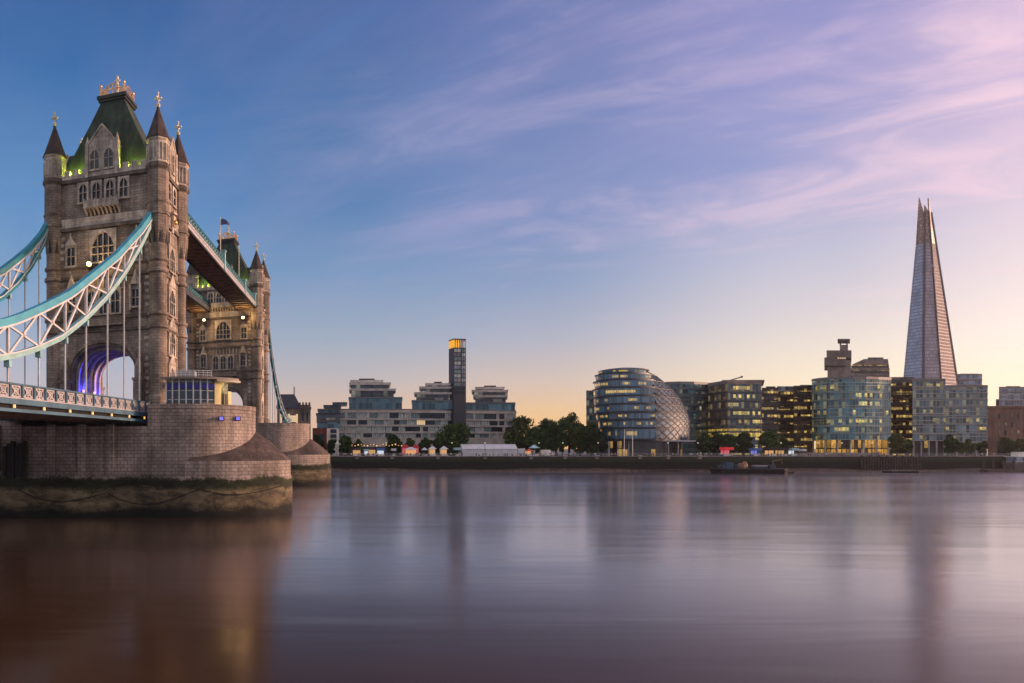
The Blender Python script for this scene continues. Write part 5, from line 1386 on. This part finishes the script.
TR = [
 (318,305,13,433,'small dark tree beside the red brick flats at the bridge end',2), (331,306,10,437,'low shrubby tree between the bridge end and the apartments',2),
 (345,303,15,433,'slender green tree in front of the apartments\' left end',0), (358,306,9,438,'thin young tree left of the lit food stalls',1),
 (394,305,17,433,'dark tree behind the white stalls, below the first terrace crown',2), (410,307,13,436,'smaller tree left of the red parasols',0),
 (421,303,7,441,'round clipped bush-like tree beside the red parasols',2), (427,308,12,434,'dark tree just left of the big round tree',0),
 (436,306,12,437,'leafy tree tucked against the big round tree\'s left side',2),
 (455,304,36,421.5,'big round broad-crowned tree left of the white marquee',0),
 (511,312,18,424,'tree at the right end of the apartments, left edge of the grove',1), (523,318,30,412,'broad tall tree at the left of the park grove',1),
 (536,308,24,423,'mid-height dark tree in the left half of the park grove',0), (548,320,26,414,'tall tree in the middle of the park grove',2),
 (556,307,24,420,'rounded tree in front of the tallest tree in the grove',2), (569,322,26,408,'tallest tree of the park grove',0),
 (580,310,22,421,'tree right of the tallest one in the grove',0), (591,306,22,420,'dark tree just left of the glass hall',2), (601,312,14,428,'tree half hidden behind the glass hall\'s left foot',0),
 (703,308,16,430,'tree right of the glass hall entrance',2), (717,311,17,430,'tree below the bronze-sided office block',2), (730,308,16,431,'tree in front of the bright yellow-lit floor',0), (744,311,18,431,'tree behind the red lit stall',2),
 (770,306,20,427,'leafy tree in front of the dark brown offices',0), (783,311,12,434,'small tree right of the leafy tree by the brown offices',2),
 (897,308,14,431,'tree in front of the recessed brownish offices',1), (907,310,11,436,'small tree by the yellow-lit ground floor',0),
 (951,308,12,433,'tree between the two grey-green glass blocks',2), (966,305,13,437,'low tree below the square glass block',0),
 (1008,310,16,437,'dark tree before the brown brick building',2), (1022,312,14,436,'tree at the right edge by the brick building',1), (981,312,10,438,'small tree at the corner of the square glass block',2)]
for i, (px, Y, w_, yt, lb, fm) in enumerate(TR): tree(px, Y, w_, yt, lb, FOL[fm], 100+i)

# ------------------------------------------------------------------ promenade: railing, lamps, stalls, people
rl = thing('promenade_railing', 'pale metal railing along the top of the far river wall', 'railing', (60, BANK+.3, 6.3))
for z in (6.75, 7.1, 7.4): MB().box(-120, 420, BANK+.5, BANK+.56, z-.03, z+.03).build('rail', MAT['steel'], rl)
for i in range(90): MB().box(-120+i*6, -119.9+i*6, BANK+.48, BANK+.58, 6.3, 7.45).build('post', MAT['steel'], rl)
def bracket(px):
    x = P(px, BANK-.4)[0]; o = thing('wall_bracket', 'pale square fixing on the far river wall just under its coping', 'bracket', (x, BANK-.4, 5.6), 'fixings along the river wall')
    MB().box(x-.7, x+.7, BANK-.65, BANK+.0, 5.0, 6.25).build('box', MAT['concrete2'], o); MB().box(x-.95, x+.95, BANK-.85, BANK-.26, 6.3, 6.45).build('cap', MAT['slab'], o)
for px in (328, 357, 392, 438, 485, 531, 565, 597, 640, 668, 700): bracket(px)
def lamp(px, label, Y=289.0, h=5.6):
    x, y = P(px, Y); o = thing('street_lamp', label, 'street lamp', (x, y, GZ), 'lamps along the far promenade')
    MB().tube([(x,y,GZ),(x,y,GZ+.8),(x,y,GZ+h)], [.16,.10,.07], 6).build('pole', ST['iron'], o)
    mb = MB(); mb.ball((x,y,GZ+h+.2), .2, 8); mb.build('globe', ST['whitelamp'], o)
for px, lb in ((337,'globe street lamp at the left end of the promenade'), (386,'globe street lamp between the white stalls'), (452,'globe street lamp below the big round tree'), (485,'dark lamp post standing in front of the white marquee'), (539,'globe street lamp by the white van'), (563,'globe street lamp below the grove'), (598,'globe street lamp left of the glass hall'), (668,'globe street lamp by the hall entrance'), (698,'globe street lamp right of the hall entrance'), (781,'tall lamp post near the white stall by the brown offices'), (818,'globe street lamp before the curved glass block'), (842,'globe street lamp at the middle of the curved glass block'), (872,'globe street lamp at the right of the curved glass block')):
    lamp(px, lb)
def flagstaff(px, ytop, label):
    x, y = P(px, 294); o = thing('flagstaff', label, 'flagpole', (x, y, GZ), 'flagstaffs before the glass hall')
    MB().tube([(x,y,GZ),(x,y,Zp(ytop,294))], [.16,.09], 6).build('pole', MAT['slab'], o); mb = MB(); mb.ball((x,y,Zp(ytop,294)+.15), .18, 6); mb.build('knob', ST['gold'], o); MB().box(x-.4,x+.4,y-.4,y+.4,GZ,GZ+.3).build('base', MAT['concrete2'], o)
flagstaff(624.3, 430, 'left tall white flagstaff in front of the glass hall'); flagstaff(632.6, 431, 'right tall white flagstaff in front of the glass hall')

white = plain('white_canvas', (.62,.60,.62), .7, 0, .08, .5)
mq = thing('marquee', 'long white marquee tent with a low pitched roof behind the promenade', 'marquee', (*P(490, 296), GZ))
x0, x1 = P(462,295)[0], P(517.5,295)[0]; ze, zr = Zp(449,295), Zp(444.2,297)
for i in range(7):
    a, b_ = x0+(x1-x0)*i/7, x0+(x1-x0)*(i+1)/7
    MB().box(a+.03, b_-.03, 294.9, 295.1, GZ, ze).build('wall_panel', white, mq)
mb = MB(); mb.face([(x0,294.6,ze), (x1,294.6,ze), (x1,298.2,zr), (x0,298.2,zr)]); mb.face([(x0,301.8,ze), (x1,301.8,ze), (x1,298.2,zr), (x0,298.2,zr)])
for x in (x0, x1): mb.face([(x,294.6,ze), (x,298.2,zr), (x,301.8,ze)])
mb.build('roof', white, mq)
for x in (x0, x1): MB().box(x-.05, x+.05, 295.2, 301.4, GZ, ze).build('end_wall', white, mq)
mb = MB(); xx0, xx1 = P(518,295)[0], P(525,295)[0]; mb.prism([(xx0,294.6),(xx1,294.6),(xx1,301),(xx0,301)], GZ, Zp(448.5,295)); mb.build('annexe', white, mq)
def stall(px, w_px, ytop, canopy, label, Y=293.0, glow=None, base=None, pitched=True, group='stalls and kiosks on the far promenade', front=True):
    x, y = P(px, Y); hw = w_px/F*Y/2; zt = Zp(ytop, Y); ze = zt-(zt-GZ)*.28
    o = thing('stall', label, 'stall', (x, y, GZ), group)
    for sx in (-1, 1):
        for dy in (0, 2.6): MB().box(x+sx*hw*.94-.06, x+sx*hw*.94+.06, y+dy-.06, y+dy+.06, GZ, ze).build('pole', ST['iron'], o)
    mb = MB()
    if pitched: mb.prism([(x-hw,y-.3),(x+hw,y-.3),(x+hw,y+2.9),(x-hw,y+2.9)], ze, zt, 0, True, [(x-hw*.15,y+1.2),(x+hw*.15,y+1.2),(x+hw*.15,y+1.4),(x-hw*.15,y+1.4)])
    else: mb.prism([(x-hw,y-.3),(x+hw,y-.3),(x+hw,y+2.9),(x-hw,y+2.9)], ze, zt)
    mb.build('canopy', canopy, o)
    MB().box(x-hw*.9, x+hw*.9, y+.1, y+.7, GZ, GZ+1.05).build('counter', base or MAT['slab'], o)
    if glow: MB().box(x-hw*.85, x+hw*.85, y+2.3, y+2.4, GZ+1.0, ze-.1).build('lit_back', glow, o)
glo = emit('warm_stall_light', (1.0,.42,.10), .65); glr = emit('red_neon', (1.0,.05,.08), .4); glb = emit('blue_neon', (.12,.18,1.0), .6); gly = emit('amber_stall_light', (1.0,.50,.12), .5); glw = emit('white_stall_light', (.8,.9,1.0), .7)
redc = plain('red_canvas', (.45,.02,.025), .7, 0, .1, 1); bluec = plain('blue_canvas', (.06,.16,.42), .7, 0, .1, 1); cyan = plain('pale_blue_canvas', (.35,.52,.60), .7, 0, .1, 1); orange = plain('orange_canvas', (.55,.12,.04), .7, 0, .1, 1); dk = plain('dark_canvas', (.04,.03,.03), .8, 0, .1, 1)
stall(357, 9, 447.5, dk, 'dark canopied bar with warm lights, leftmost of the lit stalls', 296, gly)
stall(372, 9, 447, dk, 'dark canopied bar with a warm lit counter left of the white kiosk', 297, gly)
stall(366.5, 4.5, 449, cyan, 'narrow pale kiosk between the two dark bars', 291, glw, pitched=False)
stall(381, 8, 448, bluec, 'blue and white kiosk right of the dark bars', 291.5, glw, pitched=False)
stall(394, 4.5, 448.5, white, 'small white kiosk beside a globe street lamp', 291, None, pitched=False)
stall(406, 8, 444.2, redc, 'red parasol stall left of the other red canopy', 298, glr)
stall(416, 8, 444.4, redc, 'red parasol stall right of the other red canopy', 299, glr)
stall(411.5, 13, 447, white, 'white pagoda stall glowing orange beneath the red canopies', 292, glo)
stall(425, 6, 447.5, white, 'small white pagoda tent right of the glowing orange stall', 293)
stall(433, 7.5, 446, white, 'white pointed tent, left of a pair below the big tree', 292, gly)
stall(444.5, 8, 446.2, white, 'white pointed tent, right of a pair below the big tree', 292.6, gly)
stall(458, 6.5, 447.6, cyan, 'pale blue square kiosk touching the marquee\'s left end', 293, None, pitched=False)
stall(530, 6.5, 448.8, orange, 'orange stall right of the marquee', 292, glo, pitched=True)
stall(535, 9, 444.8, cyan, 'pale blue canopy stall behind the orange one', 295.5)
stall(728.5, 10, 447.2, emit('red_lit_canopy', (1.0,.03,.06), .30, (.4,.02,.02)), 'glowing red kiosk before the trees by the bronze-sided offices', 292, glr, pitched=False)
stall(757.5, 7, 448, bluec, 'kiosk with bright blue light left of the amber kiosks', 292, glb, pitched=False)
stall(773, 10, 447.8, dk, 'amber-lit kiosk, left of two below the brown offices', 292, glo, pitched=False)
stall(783.5, 10, 447.8, dk, 'amber-lit kiosk, right of two below the brown offices', 292, gly, pitched=False)
stall(795, 6.5, 448, cyan, 'pale blue kiosk with white light right of the amber kiosks', 292, glw, pitched=False)
stall(804, 4.5, 449, white, 'small white kiosk at the right end of the row', 292, None, pitched=False)
sc = thing('bunting_lights', 'string of warm bulbs hanging above the dark bars', 'string lights', (*P(375,300), GZ+3))
mb = MB(); pts = [(*P(352+i*3.1,300.2), Zp(444.5+.8*math.sin(i*1.7),300)) for i in range(17)]; mb.tube(pts, .04, 4); mb.build('cable', ST['iron'], sc)
for i, p in enumerate(pts): mb = MB(); mb.ball((p[0],p[1],p[2]-.25), .17+.07*(i % 3), 6); mb.build('bulb', ST['lampsmall'], sc)
for px in (352, 401.5): x, y = P(px,300.2); MB().tube([(x,y,GZ),(x,y,Zp(444,300))], .06, 5).build('pole', ST['iron'], sc)
# box van by the marquee
vn = thing('parked_van', 'white box van parked right of the marquee', 'van', (*P(547.5,294), GZ))
x, y = P(547.5, 294); MB().prism([(x-2.6,y),(x+1.3,y),(x+1.3,y+2),(x-2.6,y+2)], GZ+.45, GZ+2.9).build('body', MAT['slab'], vn)
mb = MB(); mb.face([(x+1.32,y,GZ+.45),(x+2.7,y,GZ+.45),(x+2.7,y,GZ+1.3),(x+2.0,y,GZ+2.2),(x+1.32,y,GZ+2.2)]); mb.face([(x+1.32,y+2,GZ+.45),(x+2.7,y+2,GZ+.45),(x+2.7,y+2,GZ+1.3),(x+2.0,y+2,GZ+2.2),(x+1.32,y+2,GZ+2.2)])
c5 = [(x+1.32,GZ+.45),(x+2.7,GZ+.45),(x+2.7,GZ+1.3),(x+2.0,GZ+2.2),(x+1.32,GZ+2.2)]
for i in range(5): a, b_ = c5[i], c5[(i+1)%5]; mb.face([(a[0],y,a[1]),(b_[0],y,b_[1]),(b_[0],y+2,b_[1]),(a[0],y+2,a[1])])
mb.build('cab', MAT['slab'], vn); MB().box(x+1.5, x+2.1, y-.02, y, GZ+1.35, GZ+2.0).build('window', MAT['windark'], vn)
for dx in (-1.7, 1.8):
    mb = MB(lambda a, b_, c: (x+dx+a, y-.02+c, GZ+.38+b_)); mb.lathe([(.38,0),(.38,.25)], 12, 0, 0); mb.build('wheel', ST['iron'], vn)
sw = MB(); X0, X1 = P(800,289.5)[0], P(893,289.5)[0]
ls = thing('low_steps', 'pale stone terrace steps in front of the curved glass offices', 'steps', ((X0+X1)/2, 289.5, GZ))
for i in range(3): MB().box(X0+i*1.5, X1-i*1.5, 290.5+i*1.2, 298, GZ+.55*i, GZ+.55*(i+1)-.003).build('step', MAT['concrete2'], ls)

# people: one continuous body each, three clothes
def person_mesh(name, stride, cols):
    vs = [(0,0,.95), (0,0,1.15), (0,0,1.38), (0,0,1.50), (0,0,1.66), (.10,0,.90), (.12,stride*.5,.5), (.12,stride,.06), (.12,stride-.14,.04), (-.10,0,.90), (-.12,-stride*.5,.5), (-.12,-stride,.06), (-.12,-stride-.14,.04), (.20,0,1.40), (.25,-.06,1.12), (.22,-stride*.4-.08,.88), (-.20,0,1.40), (-.25,.04,1.12), (-.22,stride*.4,.88)]
    es = [(0,1),(1,2),(2,3),(3,4),(0,5),(5,6),(6,7),(7,8),(0,9),(9,10),(10,11),(11,12),(2,13),(13,14),(14,15),(2,16),(16,17),(17,18)]
    rad = [.15,.14,.16,.07,.12,.10,.07,.05,.045,.10,.07,.05,.045,.07,.05,.04,.07,.05,.04]
    me = bpy.data.meshes.new(name); me.from_pydata(vs, es, [])
    o = bpy.data.objects.new('tmp', me); COL.objects.link(o)
    mo = o.modifiers.new('s', 'SKIN')
    for i, r_ in enumerate(rad): me.skin_vertices[0].data[i].radius = (r_, r_*.85)
    me.skin_vertices[0].data[0].use_root = True
    o.modifiers.new('u', 'SUBSURF').levels = 1
    dg = bpy.context.evaluated_depsgraph_get(); out = bpy.data.meshes.new_from_object(o.evaluated_get(dg))
    bpy.data.objects.remove(o); out.name = name
    out.materials.clear()
    for c in cols: out.materials.append(c)
    for p in out.polygons:
        z = p.center.z; p.material_index = 0 if z > 1.50 else 1 if z > .92 else 2
    return out
skin = plain('skin', (.40,.24,.17), .6); trou = plain('dark_trousers', (.02,.022,.03), .8)
PM = []
for nm, c in (('dark', (.03,.03,.04)), ('pale', (.55,.52,.50)), ('red', (.35,.05,.04))):
    cl = plain(nm+'_jacket', c, .8); PM.append((nm, person_mesh('person', .0, [skin, cl, trou]), person_mesh('person', .28, [skin, cl, trou])))
rp_ = random.Random(11)
pp_ = [rp_.uniform(340, 460) for _ in range(42)]+[rp_.uniform(462, 700) for _ in range(70)]+[rp_.uniform(700, 1000) for _ in range(38)]
for i, px in enumerate(pp_):
    k_ = rp_.choices((0,1,2), (.6,.28,.12))[0]; nm, m0, m1 = PM[k_]
    Y = rp_.uniform(287.6, 291.5) if i % 3 else rp_.uniform(289, 294); x, y = P(px, Y)
    o = bpy.data.objects.new('person', (m0, m1)[i % 2]); COL.objects.link(o); o.location = (x, y, GZ+(1.65 if 800 < px < 893 and y > 292.9 else .55 if 800 < px < 893 and y > 290.5 else 0)); o.rotation_euler.z = rp_.uniform(0, 6.28)
    tag(o, {'dark': 'distant pedestrian in dark clothes on the far promenade', 'pale': 'distant pedestrian in a pale top on the far promenade', 'red': 'distant pedestrian in a red top on the far promenade'}[nm], 'person', 'pedestrians on the far promenade in '+nm+' tops')

# ------------------------------------------------------------------ work barge, low barge, jetty
bg = thing('work_barge', 'dark moored work barge loaded with gear below the far wall', 'barge', (*P(747, 262), 0))
YB2 = 262.0
xl, xr = P(709, YB2)[0], P(785, YB2)[0]; hw = 3.4
mb = MB()
def hull(z, k, ex): return [(xl+ex,YB2),(xl+4,YB2-hw*k),(xr-2.5,YB2-hw*k),(xr-ex*.4,YB2-hw*k*.6),(xr-ex*.4,YB2+hw*k*.6),(xr-2.5,YB2+hw*k),(xl+4,YB2+hw*k)]
mb.prism(hull(0,.9,1.2), -.4, 1.55, 0, True, hull(1,1,0)); mb.build('hull', ST['iron'], bg)
mb = MB(); mb.prism(hull(0,1,-.1), 1.553, 1.8); mb.build('gunwale', plain('tyre_black', (.012,.012,.014), .8), bg)
def bx(px0, px1, yb, yt, mt, nm, dy=0, d=2.2): return MB().box(P(px0,YB2+dy)[0], P(px1,YB2+dy)[0], YB2+dy-d/2, YB2+dy+d/2, Zp(yb,YB2), Zp(yt,YB2)).build(nm, mt, bg)
barn = plain('dark_navy_paint', (.03,.045,.07), .5)
ch_ = bx(717, 724, 470.2, 465, barn, 'deck_house'); bx(718, 722.5, 468, 466, MAT['windark'], 'cabin_window', -1.15, .1)
bx(724.5, 732, 470.2, 462.3, plain('blue_machine_paint', (.025,.07,.12), .6), 'machine'); bx(733, 737, 470.2, 464.5, barn, 'crate', 1)
mb = MB(); mb.lathe([(1.5,1.4),(1.8,2.4),(1.3,3.6),(.5,4.0)], 9, P(741,YB2)[0], YB2); mb.build('tarpaulin_load', plain('brown_tarpaulin', (.18,.10,.07), .8, 0, .5, 1), bg)
mb = MB(); mb.lathe([(1.0,1.4),(1.3,2.6),(.8,4.2),(.2,4.5)], 8, P(745.5,YB2)[0], YB2+.6); mb.build('tarpaulin_load', plain('orange_tarpaulin', (.32,.13,.07), .8, 0, .4, 1), bg)
bx(752, 767, 470.2, 466.6, barn, 'crate', .3); bx(753.5, 766, 466.5, 465.2, plain('grey_tarpaulin', (.28,.27,.28), .8), 'tarpaulin_cover', .2, 2.4); bx(768, 774, 470.2, 464.8, barn, 'deck_house', -.4)
mb = MB(); x, y = P(776,YB2); mb.bar((x,y,1.4),(x-1.4,y,4.6),.2,.2); mb.bar((x-1.4,y,4.6),(x+2.2,y,5.3),.2,.25); mb.bar((x+2.2,y,5.3),(x+2.5,y,3.4),.12,.12); mb.build('loader_crane', plain('mustard_paint', (.26,.17,.05), .6), bg)
for i in range(9):
    x = xl+3+i*2.9; MB(lambda a, b_, c: (x+a, YB2-hw-.12+c*.3, .75+b_)).lathe([(.22,0),(.45,.1),(.45,.7),(.22,.8)], 10, 0, 0, cap=False).build('tyre_fender', bpy.data.materials['tyre_black'], bg)
mb = MB(); x, y = P(789,YB2-1); mb.prism([(x-2,y-.8),(x+1.6,y-.5),(x+2.2,y),(x+1.6,y+.5),(x-2,y+.8)], -.2, .55); sk = mb.build('skiff', ST['iron'], origin=(x,y,0)); tag(sk, 'tiny dark skiff tied to the right end of the work barge', 'boat')
lb_ = thing('low_barge', 'long low empty barge moored under the jetty piles', 'barge', (*P(901, 268), 0))
x0, x1 = P(882,268)[0], P(920,268)[0]
mb = MB(); mb.prism([(x0,268),(x0+2,266),(x1-2,266),(x1,268),(x1-2,270),(x0+2,270)], -.2, .7); mb.build('hull', ST['iron'], lb_)
mb = MB(); mb.box(x0+2.5, x1-2.5, 266.4, 269.6, .703, 1.0); mb.build('hatch_cover', MAT['concrete'], lb_)
tim = plain('weathered_timber', (.075,.052,.045), .9, 0, .4, 1)
for i in range(22):
    px = 862+i*2.75; x, y = P(px, 283.6)
    o = MB().prism([(x-.22,y-.22),(x+.22,y-.22),(x+.22,y+.22),(x-.22,y+.22)], -.5, 6.1+.5*((i*5) % 3 == 0)).build('fender_pile', tim, origin=(x,y,0))
    tag(o, 'weathered vertical timber pile standing before the river wall under the curved offices', 'pile', 'timber piles before the river wall')
for z, lb in ((5.0, 'upper horizontal timber waler tying the row of piles together'), (2.6, 'lower horizontal timber waler tying the row of piles together')):
    a, b_ = P(861, 284)[0], P(921, 284)[0]; o = MB().box(a, b_, 283.85, 284.1, z, z+.4).build('timber_waler', tim, origin=(a,284,z)); tag(o, lb, 'timber beam')
# moored pleasure boat and its pontoon at the right edge
rb = thing('pleasure_boat', 'white river boat moored at the pontoon on the right edge', 'boat', (*P(1018, 281), 0))
Yr = 281.0; x0, x1 = P(1001,Yr)[0], P(1040,Yr)[0]
mb = MB(); mb.prism([(x0+1.5,Yr),(x0+4,Yr-2),(x1,Yr-2),(x1,Yr+2),(x0+4,Yr+2)], -.3, 3.6, 0, True, [(x0,Yr),(x0+3,Yr-2.3),(x1,Yr-2.3),(x1,Yr+2.3),(x0+3,Yr+2.3)]); mb.build('hull', plain('boat_dark_hull', (.10,.07,.07), .5), rb)
mb = MB(); mb.box(x0+4, x1, Yr-1.9, Yr+1.9, 3.603, 6.0); mb.build('saloon', MAT['newsglass'], rb)
mb = MB(); mb.box(x0+3.4, x1, Yr-2.2, Yr+2.2, 6.003, 6.25); mb.build('saloon_roof', MAT['slab'], rb)
mb = MB(); mb.box(x0+5.5, x0+8, Yr-1.5, Yr+1.5, 6.253, 8.0); mb.build('wheelhouse', MAT['slab'], rb)
pt = thing('pontoon', 'dark low landing pontoon on piles below the right-hand buildings', 'pontoon', (*P(1000, 284), 0))
MB().box(P(985,277)[0], P(1060,277)[0], 276, 279, .0, .8).build('deck', tim, pt)
for i in range(7):
    x = P(988+i*10,277.5)[0]; MB().box(x-.2, x+.2, 279.1, 279.5, -.4, 4.6).build('pile', tim, pt)

# ------------------------------------------------------------------ river haze
HZ = MB(); HZ.box(-760, 1560, -270, 1460, -1.2, 330)
hm = bpy.data.materials.new('evening_haze'); hm.use_nodes = True; ht = hm.node_tree
ht.nodes.remove(ht.nodes['Principled BSDF'])
pv = ht.nodes.new('ShaderNodeVolumePrincipled'); pv.inputs['Density'].default_value = HAZE; pv.inputs['Anisotropy'].default_value = .65; pv.inputs['Color'].default_value = (.92,.86,.90,1)
L(ht, pv.outputs[0], ht.nodes['Material Output'].inputs['Volume'])
hz = HZ.build('haze', hm, origin=(400,600,0)); tag(hz, kind='stuff')
